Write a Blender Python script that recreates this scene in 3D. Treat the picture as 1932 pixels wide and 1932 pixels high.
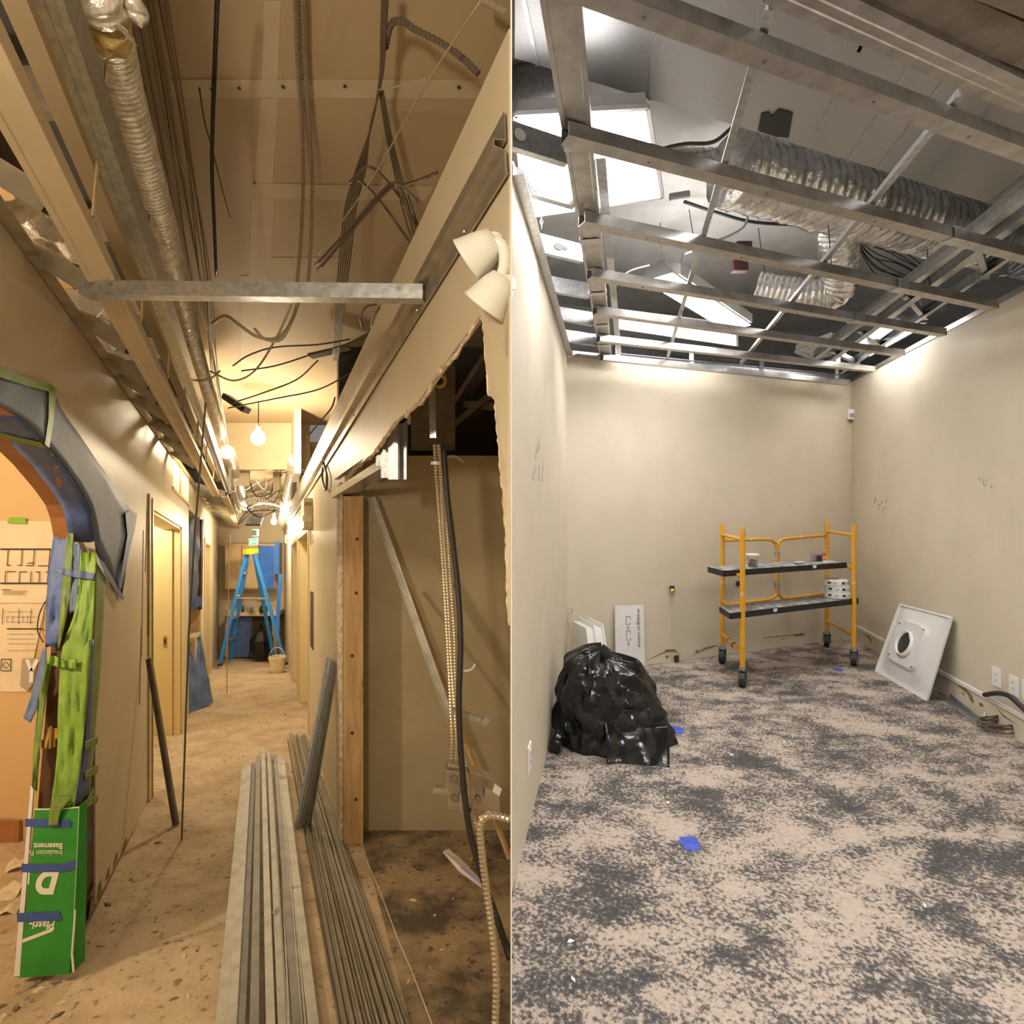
import bpy, math, random
from mathutils import Vector, noise
random.seed(7)
V = Vector
SC = bpy.context.scene
for o in list(bpy.data.objects): bpy.data.objects.remove(o)

# ------------------------------------------------------------------ camera, world, exposure
F, CX, HOR, H = 1100.0, 966.0, 945.0, 1.5
cam_d = bpy.data.cameras.new('camera'); cam = bpy.data.objects.new('camera', cam_d)
SC.collection.objects.link(cam); SC.camera = cam
cam.location = (0, 0, H); cam.rotation_euler = (math.pi / 2, 0, 0)
cam_d.sensor_width = 36.0; cam_d.lens = 36.0 * F / 1932.0
cam_d.shift_y = -(966.0 - HOR) / 1932.0
cam_d.clip_start = 0.02; cam_d.clip_end = 60
W = bpy.data.worlds.new('world'); SC.world = W; W.use_nodes = True
W.node_tree.nodes['Background'].inputs[0].default_value = (1.0, 0.95, 0.88, 1)
W.node_tree.nodes['Background'].inputs[1].default_value = 0.22
SC.view_settings.view_transform = 'Standard'; SC.view_settings.look = 'None'
SC.view_settings.gamma = 1; SC.view_settings.use_curve_mapping = False
SC.view_settings.exposure = 0.0
def lamp(name, loc, power, color, radius=0.06):
    d = bpy.data.lights.new(name, 'POINT'); d.energy = power; d.color = color; d.shadow_soft_size = radius
    o = bpy.data.objects.new(name, d); o.location = loc; SC.collection.objects.link(o); return o
WARM = (1.0, 0.83, 0.57)

# ------------------------------------------------------------------ measuring helpers
def P(u, v, y):                       # a point of the place at distance y
    return V(((u - CX) / F * y, y, H - (v - HOR) / F * y))
def PZ(u, v, z): return P(u, v, F * (z - H) / (HOR - v))         # on a level plane (right room)
def PF(u, v): return PZ(u, v, 0.0)
DX, DZ = (486 - CX) / F, -(1085 - HOR) / F                         # the corridor runs this way (and down a ramp)
def L(a, s, z): return V((a + DX * s, s, z + DZ * s))              # corridor: across, along, up
def LA(u, v, a):
    s = F * a / (u - 486.0); return L(a, s, 1.5 + (1085 - v) * s / F)
def LZ(u, v, z):
    s = F * (z - 1.5) / (1085 - v); return L((u - 486) * s / F, s, z)
def ray_plane(u, v, p, n):
    d = P(u, v, 1.0) - V((0, 0, H)); t = (p - V((0, 0, H))).dot(n) / d.dot(n); return V((0, 0, H)) + d * t
C0 = V((0.474, 5.015, 0)); C1 = V((3.71, 6.37, 0)); E1 = (C1 - C0).normalized(); E2 = V((0.1936, 0.9811, 0))
NB = V((E1.y, -E1.x, 0))              # back wall normal, into the room
NR = V((-E2.y, E2.x, 0))              # right wall normal, into the room
WL0 = V((0, 2.23, 0)); EL = (C0 - WL0).normalized(); NL = V((EL.y, -EL.x, 0))
def PB(u, v, off=0.0): return ray_plane(u, v, C0 + NB * off, NB)
def PR(u, v, off=0.0): return ray_plane(u, v, C1 + NR * off, NR)
def PL(u, v, off=0.0): return ray_plane(u, v, C0 + NL * off, NL)

# ------------------------------------------------------------------ materials
def mat(name, col, rough=0.6, metal=0.0, col2=None, scale=8.0, lo=0.4, hi=0.6, detail=6.0, bump=0.0, bscale=40.0,
        stretch=None, emit=0.0, trans=0.0, alpha=1.0, coat=0.0, speck=None, bdist=0.02):
    m = bpy.data.materials.new(name); m.use_nodes = True
    nt = m.node_tree; N = nt.nodes; K = nt.links; b = N['Principled BSDF']
    b.inputs['Base Color'].default_value = (*col, 1); b.inputs['Roughness'].default_value = rough
    b.inputs['Metallic'].default_value = metal
    if trans: b.inputs['Transmission Weight'].default_value = trans; b.inputs['IOR'].default_value = 1.3
    if alpha < 1: b.inputs['Alpha'].default_value = alpha
    if coat: b.inputs['Coat Weight'].default_value = coat
    if emit: b.inputs['Emission Color'].default_value = (*col, 1); b.inputs['Emission Strength'].default_value = emit
    tc = N.new('ShaderNodeTexCoord'); mp = N.new('ShaderNodeMapping')
    K.new(tc.outputs['Object'], mp.inputs[0])
    if stretch: mp.inputs['Scale'].default_value = stretch
    cur = None
    if col2:
        nz = N.new('ShaderNodeTexNoise'); nz.inputs['Scale'].default_value = scale; nz.inputs['Detail'].default_value = detail
        nz.inputs['Roughness'].default_value = 0.62
        K.new(mp.outputs[0], nz.inputs['Vector'])
        r = N.new('ShaderNodeValToRGB'); e = r.color_ramp.elements
        e[0].position = lo; e[0].color = (*col, 1); e[1].position = hi; e[1].color = (*col2, 1)
        K.new(nz.outputs[0], r.inputs[0]); cur = r.outputs[0]
    if speck:                                        # (colour, scale, lo, hi)
        n2 = N.new('ShaderNodeTexNoise'); n2.inputs['Scale'].default_value = speck[1]; n2.inputs['Detail'].default_value = 4
        K.new(mp.outputs[0], n2.inputs['Vector'])
        r2 = N.new('ShaderNodeValToRGB'); e = r2.color_ramp.elements
        e[0].position = speck[2]; e[0].color = (0, 0, 0, 1); e[1].position = speck[3]; e[1].color = (1, 1, 1, 1)
        K.new(n2.outputs[0], r2.inputs[0])
        mx = N.new('ShaderNodeMix'); mx.data_type = 'RGBA'
        K.new(r2.outputs[0], mx.inputs[0])
        if cur: K.new(cur, mx.inputs[6])
        else: mx.inputs[6].default_value = (*col, 1)
        mx.inputs[7].default_value = (*speck[0], 1); cur = mx.outputs[2]
    if cur: K.new(cur, b.inputs['Base Color'])
    if bump:
        n3 = N.new('ShaderNodeTexNoise'); n3.inputs['Scale'].default_value = bscale; n3.inputs['Detail'].default_value = 5
        K.new(mp.outputs[0], n3.inputs['Vector'])
        bp = N.new('ShaderNodeBump'); bp.inputs['Strength'].default_value = bump; bp.inputs['Distance'].default_value = bdist
        K.new(n3.outputs[0], bp.inputs['Height']); K.new(bp.outputs[0], b.inputs['Normal'])
    return m
MT = {}
MT['wall'] = mat('beige paint', (0.68, 0.61, 0.49), 0.6, col2=(0.64, 0.57, 0.45), scale=3, lo=.35, hi=.65, bump=.08, bscale=120)
MT['cwall'] = mat('corridor beige paint', (0.64, 0.56, 0.42), 0.5, col2=(0.58, 0.50, 0.37), scale=2.5, lo=.35, hi=.7, bump=.06, bscale=120)
MT['tan'] = mat('tan painted wall', (0.66, 0.45, 0.22), 0.6, col2=(0.62, 0.42, 0.20), scale=2, lo=.35, hi=.7, bump=.05, bscale=100)
MT['backroom'] = mat('unfinished wall board', (0.44, 0.37, 0.24), 0.7, col2=(0.38, 0.31, 0.19), scale=2.2, lo=.4, hi=.65, bump=.05, bscale=60)
MT['board'] = mat('gypsum board', (0.52, 0.41, 0.26), 0.75, col2=(0.48, 0.37, 0.23), scale=2.0, lo=.35, hi=.7)
MT['mud'] = mat('joint compound', (0.62, 0.53, 0.38), 0.8, col2=(0.56, 0.46, 0.32), scale=6, lo=.35, hi=.7)
MT['strip'] = mat('painted board strip', (0.66, 0.55, 0.38), 0.6, col2=(0.6, 0.5, 0.34), scale=5)
MT['paperedge'] = mat('torn gypsum edge', (0.78, 0.70, 0.56), 0.9, col2=(0.5, 0.38, 0.24), scale=30, bump=.5, bscale=60)
MT['plenum'] = mat('grey plenum board', (0.42, 0.41, 0.40), 0.85, col2=(0.54, 0.53, 0.51), scale=1.6, lo=.45, hi=.6, detail=3)
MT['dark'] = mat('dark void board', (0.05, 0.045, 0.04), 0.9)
MT['joist'] = mat('dusty joist', (0.22, 0.19, 0.15), 0.8, col2=(0.16, 0.13, 0.1), scale=6)
MT['galv'] = mat('galvanised steel', (0.55, 0.57, 0.60), 0.34, 0.9, col2=(0.42, 0.44, 0.47), scale=45, lo=.42, hi=.6, bump=.05, bscale=30)
MT['galvw'] = mat('dusty galvanised steel', (0.58, 0.54, 0.46), 0.38, 0.8, col2=(0.44, 0.41, 0.35), scale=14, lo=.4, hi=.65, bump=.04, bscale=60)
MT['spangle'] = mat('spangled duct steel', (0.56, 0.56, 0.57), 0.45, 0.7, col2=(0.40, 0.40, 0.41), scale=240, lo=.40, hi=.62, bump=.02, bscale=60, detail=2)
MT['chan'] = mat('furring steel', (0.50, 0.48, 0.46), 0.36, 0.88, col2=(0.36, 0.35, 0.34), scale=12, lo=.4, hi=.65)
MT['foil'] = mat('crinkled foil', (0.92, 0.92, 0.91), 0.26, .88, col2=(0.74, 0.73, 0.72), scale=12, bump=.55, bscale=14, bdist=.03)
MT['foilw'] = mat('warm crinkled foil', (0.95, 0.92, 0.86), 0.28, .45, col2=(0.70, 0.66, 0.60), scale=30, bump=.5, bscale=45, bdist=.01)
MT['insul'] = mat('yellow insulation', (0.72, 0.58, 0.26), 0.95, col2=(0.5, 0.36, 0.14), scale=30, bump=.8, bscale=50)
MT['cfloor'] = mat('dusty corridor floor', (0.52, 0.41, 0.28), 0.9, col2=(0.37, 0.275, 0.17), scale=3.6, lo=.40, hi=.66, detail=12,
                   speck=((0.20, 0.14, 0.085), 30, .60, .70), bump=.7, bscale=26, bdist=.015)
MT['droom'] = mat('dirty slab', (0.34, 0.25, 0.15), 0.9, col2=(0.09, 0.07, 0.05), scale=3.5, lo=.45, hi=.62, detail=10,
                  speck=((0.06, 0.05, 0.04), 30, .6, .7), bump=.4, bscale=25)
def floor_mat():
    m = bpy.data.materials.new('carpet glue on slab'); m.use_nodes = True
    nt = m.node_tree; N = nt.nodes; K = nt.links; b = N['Principled BSDF']; b.inputs['Roughness'].default_value = .9
    tc = N.new('ShaderNodeTexCoord')
    def nz(sc, det, rough, st=(1, 1, 1)):
        mp = N.new('ShaderNodeMapping'); mp.inputs['Scale'].default_value = st; mp.inputs['Rotation'].default_value = (0, 0, .5)
        K.new(tc.outputs['Object'], mp.inputs[0])
        n = N.new('ShaderNodeTexNoise'); n.inputs['Scale'].default_value = sc; n.inputs['Detail'].default_value = det
        n.inputs['Roughness'].default_value = rough; K.new(mp.outputs[0], n.inputs['Vector']); return n.outputs[0]
    def mth(op, a, c):
        n = N.new('ShaderNodeMath'); n.operation = op
        for i, q in enumerate((a, c)):
            if isinstance(q, (int, float)): n.inputs[i].default_value = q
            else: K.new(q, n.inputs[i])
        return n.outputs[0]
    big = nz(2.4, 5, .6, (1, 1.5, 1)); med = nz(9, 7, .7, (1, 1.3, 1)); fine = nz(62, 3, .65)
    s = mth('MULTIPLY', mth('ADD', mth('MULTIPLY', big, .80), mth('ADD', mth('MULTIPLY', med, .62), mth('MULTIPLY', fine, .78))), .6)
    r = N.new('ShaderNodeValToRGB'); e = r.color_ramp.elements
    e[0].position = .0; e[0].color = (.57, .485, .42, 1); e[1].position = 1; e[1].color = (.04, .04, .044, 1)
    for p, c in ((.57, (.53, .45, .39, 1)), (.635, (.45, .38, .33, 1)), (.675, (.17, .155, .145, 1)), (.735, (.07, .07, .075, 1))):
        q = e.new(p); q.color = c
    K.new(s, r.inputs[0])
    t = nz(40, 5, .6); r2 = N.new('ShaderNodeValToRGB'); r2.color_ramp.elements[0].position = .35; r2.color_ramp.elements[1].position = .7
    r2.color_ramp.elements[0].color = (.86, .86, .86, 1); r2.color_ramp.elements[1].color = (1.05, 1.02, 1.0, 1); K.new(t, r2.inputs[0])
    mx = N.new('ShaderNodeMix'); mx.data_type = 'RGBA'; mx.blend_type = 'MULTIPLY'; mx.inputs[0].default_value = 1
    K.new(r.outputs[0], mx.inputs[6]); K.new(r2.outputs[0], mx.inputs[7]); K.new(mx.outputs[2], b.inputs['Base Color'])
    bp = N.new('ShaderNodeBump'); bp.inputs['Strength'].default_value = .35; bp.inputs['Distance'].default_value = .01
    K.new(s, bp.inputs['Height']); K.new(bp.outputs[0], b.inputs['Normal'])
    return m
MT['rfloor'] = floor_mat()
MT['blue'] = mat('blue masking sheet', (0.10, 0.17, 0.42), 0.55, col2=(0.07, 0.12, 0.32), scale=6, bump=.25, bscale=14)
MT['bluegrey'] = mat('blue grey masking film', (0.15, 0.22, 0.40), 0.62, col2=(0.12, 0.18, 0.33), scale=5, bump=.15, bscale=10)
MT['bluetape'] = mat('blue painter tape', (0.05, 0.10, 0.36), 0.6, col2=(0.04, 0.08, 0.28), scale=20)
MT['bluebright'] = mat('bright blue sheet', (0.05, 0.22, 0.80), 0.5, col2=(0.04, 0.17, 0.62), scale=6)
MT['green'] = mat('green masking tape', (0.27, 0.46, 0.06), 0.5, col2=(0.20, 0.36, 0.045), scale=9, bump=.2, bscale=16)
MT['greend'] = mat('olive green masking tape', (0.20, 0.30, 0.06), 0.55, col2=(0.14, 0.22, 0.04), scale=9, bump=.2, bscale=16)
MT['card'] = mat('green printed card', (0.03, 0.30, 0.035), 0.4, col2=(0.025, 0.25, 0.03), scale=8)
MT['white'] = mat('white plastic', (0.80, 0.80, 0.78), 0.4)
MT['print'] = mat('white print', (0.80, 0.78, 0.70), 0.5)
MT['ink'] = mat('black ink', (0.03, 0.03, 0.03), 0.7)
MT['inkb'] = mat('brown ink', (0.20, 0.13, 0.07), 0.7)
MT['paper'] = mat('plan paper', (0.80, 0.68, 0.48), 0.75, col2=(0.74, 0.61, 0.42), scale=5, bump=.2, bscale=10)
MT['wood'] = mat('pine stud', (0.56, 0.37, 0.18), 0.7, col2=(0.42, 0.26, 0.11), scale=5, stretch=(6, 6, .7), lo=.4, hi=.65, speck=((.12, .06, .03), 9, .70, .76))
MT['brown'] = mat('brown wood', (0.10, 0.042, 0.015), 0.5, col2=(0.07, 0.028, 0.01), scale=8, stretch=(5, 5, .6))
MT['redwood'] = mat('orange brown wood', (0.40, 0.17, 0.06), 0.5, col2=(0.32, 0.13, 0.045), scale=6)
MT['cream'] = mat('cream door paint', (0.80, 0.68, 0.38), 0.45)
MT['casing'] = mat('cream casing paint', (0.72, 0.62, 0.42), 0.45)
MT['cab'] = mat('maple cabinet', (0.62, 0.47, 0.30), 0.5, col2=(0.56, 0.41, 0.25), scale=4, stretch=(5, 5, .6))
MT['black'] = mat('black cable', (0.02, 0.02, 0.02), 0.45)
MT['cable'] = mat('grey brown cable', (0.13, 0.10, 0.07), 0.5)
MT['dustwire'] = mat('dusty brown wire', (0.27, 0.20, 0.13), 0.6)
MT['cablel'] = mat('pale cable', (0.42, 0.36, 0.27), 0.5)
MT['armor'] = mat('armoured cable steel', (0.62, 0.57, 0.47), 0.3, 0.85)
MT['yellow'] = mat('yellow scaffold paint', (0.72, 0.36, 0.02), 0.4, speck=((.62, .55, .42), 26, .62, .66))
MT['deckside'] = mat('black deck steel', (0.006, 0.008, 0.008), 0.5)
MT['deck'] = mat('plaster spattered deck', (0.16, 0.16, 0.16), 0.7, col2=(0.50, 0.49, 0.48), scale=14, lo=.42, hi=.62, detail=8)
MT['rubber'] = mat('black rubber', (0.025, 0.028, 0.028), 0.55)
MT['bag'] = mat('black plastic film', (0.008, 0.008, 0.009), 0.2, bump=.35, bscale=7, bdist=.03)
MT['glass'] = mat('clear acrylic', (0.86, 0.92, 0.86), 0.04, trans=.95, alpha=.16)
MT['bluepaint'] = mat('blue chalk', (0.05, 0.09, 0.50), 0.9, col2=(0.08, 0.13, 0.55), scale=20)
MT['clear'] = mat('clear tub plastic', (0.85, 0.88, 0.88), 0.12, trans=.85, alpha=.22)
MT['screw'] = mat('zinc screw', (0.30, 0.32, 0.34), 0.35, 0.9)
MT['whitem'] = mat('white enamel steel', (0.76, 0.75, 0.76), 0.35, col2=(.68, .67, .67), scale=3)
MT['glue'] = mat('brown adhesive', (0.22, 0.16, 0.10), 0.8)
MT['orange'] = mat('orange print', (0.75, 0.14, 0.05), 0.5)
MT['grey'] = mat('grey plastic', (0.30, 0.30, 0.31), 0.5)
MT['ladder'] = mat('blue fibreglass', (0.02, 0.20, 0.62), 0.4)
MT['lyellow'] = mat('yellow plastic', (0.85, 0.65, 0.02), 0.4)
MT['bucket'] = mat('cream plastic bucket', (0.78, 0.68, 0.45), 0.45)
MT['exit'] = mat('green sign face', (0.02, 0.42, 0.16), 0.4, emit=.3)
MT['lit'] = mat('lit diffuser', (1.0, 0.965, 0.92), 0.5, emit=36.0)
MT['trackd'] = mat('dull steel track', (0.15, 0.135, 0.11), 0.5, 0.7, col2=(0.09, 0.08, 0.065), scale=9, lo=.38, hi=.68)
MT['track'] = mat('shop steel track', (0.30, 0.275, 0.23), 0.5, 0.7, col2=(0.20, 0.18, 0.145), scale=9, lo=.38, hi=.68, bump=.04, bscale=50)
MT['litlow'] = mat('lit small diffuser', (1.0, 0.965, 0.92), 0.5, emit=13.0)
MT['bulb'] = mat('lit bulb', (1.0, 0.86, 0.62), 0.5, emit=120.0)
MT['litpane'] = mat('lit pane', (1.0, 0.80, 0.42), 0.5, emit=1.0)
MT['redcap'] = mat('red tape', (0.45, 0.07, 0.09), 0.6)
MT['rust'] = mat('dark red box', (0.06, 0.022, 0.02), 0.75)
MT['brass'] = mat('brass', (0.70, 0.48, 0.15), 0.3, 0.9)
MT['copper'] = mat('copper pipe end', (0.60, 0.36, 0.16), 0.35, 0.7)
MT['violet'] = mat('violet film', (0.34, 0.28, 0.70), 0.4)

# ------------------------------------------------------------------ mesh helpers
class MB:
    def __init__(s): s.v = []; s.f = []
    def add(s, vs, fs):
        n = len(s.v); s.v += [V(p) for p in vs]; s.f += [tuple(i + n for i in f) for f in fs]; return s
    def hexa(s, b, t):                          # 4 bottom points, 4 top points
        return s.add(list(b) + list(t), [(3, 2, 1, 0), (4, 5, 6, 7), (0, 1, 5, 4), (1, 2, 6, 5), (2, 3, 7, 6), (3, 0, 4, 7)])
    def box(s, c, ax, ay, az):                  # centre and half-axes
        c, ax, ay, az = V(c), V(ax), V(ay), V(az)
        q = [c - ax - ay, c + ax - ay, c + ax + ay, c - ax + ay]
        return s.hexa([p - az for p in q], [p + az for p in q])
    def lbox(s, a0, a1, s0, s1, z0, z1):        # corridor box
        q = ((a0, s0), (a1, s0), (a1, s1), (a0, s1))
        return s.hexa([L(a, t, z0) for a, t in q], [L(a, t, z1) for a, t in q])
    def slab(s, pts, off):                      # polygon pushed by a vector
        pts = [V(p) for p in pts]; n = len(pts); off = V(off)
        return s.add(pts + [p + off for p in pts], [tuple(range(n - 1, -1, -1)), tuple(range(n, 2 * n))] +
                     [(i, (i + 1) % n, n + (i + 1) % n, n + i) for i in range(n)])
    def prof(s, p0, p1, poly, up=(0, 0, 1)):    # polygon (side, up) swept from p0 to p1
        p0, p1 = V(p0), V(p1); d = (p1 - p0).normalized(); up = V(up)
        sd = d.cross(up).normalized(); up = sd.cross(d).normalized()
        n = len(poly)
        A = [p0 + sd * x + up * y for x, y in poly]; B = [p1 + sd * x + up * y for x, y in poly]
        return s.add(A + B, [tuple(range(n - 1, -1, -1)), tuple(range(n, 2 * n))] +
                     [(i, (i + 1) % n, n + (i + 1) % n, n + i) for i in range(n)])
    def bar(s, p0, p1, w, h, up=(0, 0, 1)):
        return s.prof(p0, p1, [(-w / 2, -h / 2), (w / 2, -h / 2), (w / 2, h / 2), (-w / 2, h / 2)], up)
    def tube(s, pts, r, n=8, caps=True):        # r: number or list
        pts = [V(p) for p in pts]; m = len(pts)
        rr = r if isinstance(r, (list, tuple)) else [r] * m
        ref = None; base = len(s.v)
        for i, p in enumerate(pts):
            d = (pts[min(i + 1, m - 1)] - pts[max(i - 1, 0)])
            d = d.normalized() if d.length > 1e-9 else V((0, 0, 1))
            if ref is None: ref = d.orthogonal().normalized()
            x = ref - d * ref.dot(d); x = x.normalized() if x.length > 1e-6 else d.orthogonal().normalized()
            ref = x; y = d.cross(x)
            for k in range(n):
                t = 2 * math.pi * k / n; s.v.append(p + (x * math.cos(t) + y * math.sin(t)) * rr[i])
        for i in range(m - 1):
            for k in range(n):
                a = base + i * n + k; b = base + i * n + (k + 1) % n; s.f.append((a, b, b + n, a + n))
        if caps:
            s.f.append(tuple(base + k for k in range(n - 1, -1, -1))); s.f.append(tuple(base + (m - 1) * n + k for k in range(n)))
        return s
    def lathe(s, c, prof, n=20, ax=(0, 0, 1)):   # prof: (radius, height) along ax
        ax = V(ax).normalized(); pts = [V(c) + ax * h for _, h in prof]
        x = ax.orthogonal().normalized(); y = ax.cross(x); base = len(s.v); m = len(prof)
        for (r, _), p in zip(prof, pts):
            for k in range(n):
                t = 2 * math.pi * k / n; s.v.append(p + (x * math.cos(t) + y * math.sin(t)) * max(r, 1e-4))
        for i in range(m - 1):
            for k in range(n):
                a = base + i * n + k; b = base + i * n + (k + 1) % n; s.f.append((a, b, b + n, a + n))
        s.f.append(tuple(base + k for k in range(n - 1, -1, -1))); s.f.append(tuple(base + (m - 1) * n + k for k in range(n)))
        return s
    def sheet(s, c00, c10, c11, c01, nu=10, nv=10, amp=.004, fr=6.0, th=.0015, seed=0.0):
        c00, c10, c11, c01 = map(V, (c00, c10, c11, c01)); nn = (c10 - c00).cross(c01 - c00).normalized()
        g = []
        for j in range(nv + 1):
            for i in range(nu + 1):
                a, b = i / nu, j / nv
                p = (c00 * (1 - a) + c10 * a) * (1 - b) + (c01 * (1 - a) + c11 * a) * b
                g.append(p + nn * amp * noise.noise(p * fr + V((seed, seed * 2, 0))))
        n = len(g); w = nu + 1; fs = []
        for j in range(nv):
            for i in range(nu):
                a = j * w + i; fs += [(a, a + 1, a + w + 1, a + w), (n + a + w, n + a + w + 1, n + a + 1, n + a)]
        rim = [i for i in range(w)] + [j * w + nu for j in range(1, nv + 1)] + [nv * w + i for i in range(nu - 1, -1, -1)] + [j * w for j in range(nv - 1, 0, -1)]
        for a, b in zip(rim, rim[1:] + rim[:1]): fs.append((b, a, n + a, n + b))
        return s.add(g + [p - nn * th for p in g], fs)
def opened(line, t):                             # open section line -> closed thin polygon
    ln = [V((x, y, 0)) for x, y in line]; o = []
    for i, p in enumerate(ln):
        ds = []
        if i > 0: ds.append((p - ln[i - 1]).normalized())
        if i < len(ln) - 1: ds.append((ln[i + 1] - p).normalized())
        ns = [V((-d.y, d.x, 0)) for d in ds]; n = sum(ns, V()) / len(ns)
        n = n / max(n.dot(ns[0]), .3); o.append(p + n * t)
    return [(p.x, p.y) for p in ln] + [(p.x, p.y) for p in reversed(o)]
def cprof(w, h, t=.0025): return opened([(-w / 2, h), (-w / 2, 0), (w / 2, 0), (w / 2, h)], t)    # channel, web down
def lipc(w, h, t=.0025): return opened([(-w / 2 + .008, h), (-w / 2, h), (-w / 2, 0), (w / 2, 0), (w / 2, h), (w / 2 - .008, h)], t)
def hatp(w, h, t=.0025): return opened([(-w / 2 - .014, h), (-w / 2, h), (-w / 2 + .006, 0), (w / 2 - .006, 0), (w / 2, h), (w / 2 + .014, h)], t)
def smooth_path(pts, k=8):
    pts = [V(p) for p in pts]; q = [pts[0] * 2 - pts[1]] + pts + [pts[-1] * 2 - pts[-2]]; out = []
    for i in range(1, len(q) - 2):
        a, b, c, d = q[i - 1:i + 3]
        for j in range(k):
            t = j / k
            out.append(.5 * ((2 * b) + (c - a) * t + (2 * a - 5 * b + 4 * c - d) * t * t + (3 * b - a - 3 * c + d) * t ** 3))
    out.append(pts[-1]); return out
def resample(pts, step):
    out = [pts[0]]; acc = 0
    for a, b in zip(pts, pts[1:]):
        d = (b - a).length; t = step - acc
        while t <= d: out.append(a.lerp(b, t / d)); t += step
        acc = (acc + d) % step
    return out
WPOS = {}
def tag(o, label=None, cat=None, group=None, kind=None):
    if label: o['label'] = label
    if cat: o['category'] = cat
    if group: o['group'] = group
    if kind: o['kind'] = kind
    return o
def thing(name, label, cat, loc, group=None):
    o = bpy.data.objects.new(name, None); o.location = loc; o.empty_display_size = .05
    SC.collection.objects.link(o); WPOS[o] = V(loc); return tag(o, label, cat, group)
def put(name, mb, m, parent=None, label=None, cat=None, group=None, kind=None, sm=False, bevel=0.0):
    xs = mb.v; lo = V((min(p.x for p in xs), min(p.y for p in xs), min(p.z for p in xs))); hi = V((max(p.x for p in xs), max(p.y for p in xs), max(p.z for p in xs)))
    c = V(((lo.x + hi.x) / 2, (lo.y + hi.y) / 2, lo.z))
    me = bpy.data.meshes.new(name); me.from_pydata([p - c for p in xs], [], mb.f); me.update()
    ms = m if isinstance(m, (list, tuple)) else [m]
    for q in ms: me.materials.append(MT[q])
    if sm:
        for p in me.polygons: p.use_smooth = True
    o = bpy.data.objects.new(name, me); SC.collection.objects.link(o)
    if parent is not None: o.parent = parent; o.location = c - WPOS[parent]
    else: o.location = c
    WPOS[o] = c
    if bevel:
        b = o.modifiers.new('bevel', 'BEVEL'); b.width = bevel; b.segments = 2; b.limit_method = 'ANGLE'
    return tag(o, label, cat, group, kind)
def struct(name, mb, m, parent=None, sm=False): return put(name, mb, m, parent, kind=None if parent else 'structure', sm=sm)
def text(name, body, m, parent, origin, xdir, ydir, size, bold=0.0, lift=.001, italic=0.0):
    cu = bpy.data.curves.new(name, 'FONT'); cu.body = body; cu.size = size; cu.offset = bold; cu.extrude = .0004; cu.shear = italic
    t = bpy.data.objects.new(name + '_tmp', cu); SC.collection.objects.link(t)
    bpy.context.view_layer.update(); dg = bpy.context.evaluated_depsgraph_get()
    me = bpy.data.meshes.new_from_object(t.evaluated_get(dg)); bpy.data.objects.remove(t)
    xd, yd = V(xdir).normalized(), V(ydir).normalized(); zd = xd.cross(yd)
    mb = MB(); mb.v = [V(origin) + xd * q.co.x + yd * q.co.y + zd * (q.co.z + lift) for q in me.vertices]
    mb.f = [tuple(p.vertices) for p in me.polygons]; return put(name, mb, m, parent)
def wire(name, label, pts, r, m, cat='cable', group=None, parent=None, k=7, n=6):
    return put(name, MB().tube(smooth_path(pts, k), r, n), m, parent, label, cat if parent is None else None, group, sm=True)
def armored(name, label, pts, r, group=None, step=.006, m='armor', n=8, cat='cable'):
    q = resample(smooth_path(pts, 12), step)
    return put(name, MB().tube(q, [r * (1.0 if i % 2 else .80) for i in range(len(q))], n), m, None, label, cat, group)

# ================================================================== STRUCTURE: the right room
mb = MB(); mb.slab([(0, -1.2, 0), (3.0, -1.2, 0), C1 + E1 * .05 + E2 * .05, C0 + E2 * .05 - E1 * .1, (0, 2.2, 0)], (0, 0, -.05)); struct('floor', mb, 'rfloor')
mb = MB(); q = [C0, C1, C1 + E2 * .12, C0 + E2 * .12]; mb.hexa(q, [p + V((0, 0, 2.8)) for p in q]); struct('wall_back', mb, 'wall')
RW0 = C1 - E2 * 7.5
mb = MB(); q = [RW0, C1, C1 - NR * .12, RW0 - NR * .12]; mb.hexa(q, [p + V((0, 0, 2.8)) for p in q]); struct('wall_right', mb, 'wall')
# left wall of the room, continued as an added divider against corridor light
mb = MB(); q = [V((-.0025, .95, 0)), V((0, .95, 0)), V((0, 2.23, 0)), V((.474, 5.015, 0)), V((.5, 5.2, 0)), V((-.0025, 5.2, 0))]
mb.add([p + V((0, 0, -.9)) for p in q] + [p + V((0, 0, 2.8)) for p in q], [tuple(range(5, -1, -1)), tuple(range(6, 12))] + [(i, (i + 1) % 6, 6 + (i + 1) % 6, 6 + i) for i in range(6)])
struct('wall_left', mb, 'wall')
mb = MB(); mb.box((-.00025, .575, 1.4), (.00025, 0, 0), (0, .375, 0), (0, 0, 2.3)); mb.box((-.01, -.65, 1.4), (.01, 0, 0), (0, .55, 0), (0, 0, 2.3)); mb.box((-.0012, 5.0, 3.25), (.0012, 0, 0), (0, 4.05, 0), (0, 0, .451)); mb.box((-.0012, 8.2, .4), (.0012, 0, 0), (0, 3.0, 0), (0, 0, 2.4)); struct('wall_party', mb, 'plenum')  # added thin divider, keeps the warm corridor light out of the room
mb = MB(); mb.box((4.2, 3.5, 3.72), (4.2, 0, 0), (0, 6.0, 0), (0, 0, .02)); struct('ceiling', mb, 'plenum')
mb = MB(); q0 = C0 + E2 * 1.6 - E1 * 1.5; q1 = C1 + E2 * 1.6 + E1 * 2; mb.hexa([q0, q1, q1 + NB * -.1, q0 + NB * -.1], [p + V((0, 0, 3.7)) for p in (q0, q1, q1 + NB * -.1, q0 + NB * -.1)]); struct('wall_plenum_back', mb, 'plenum')
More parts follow.
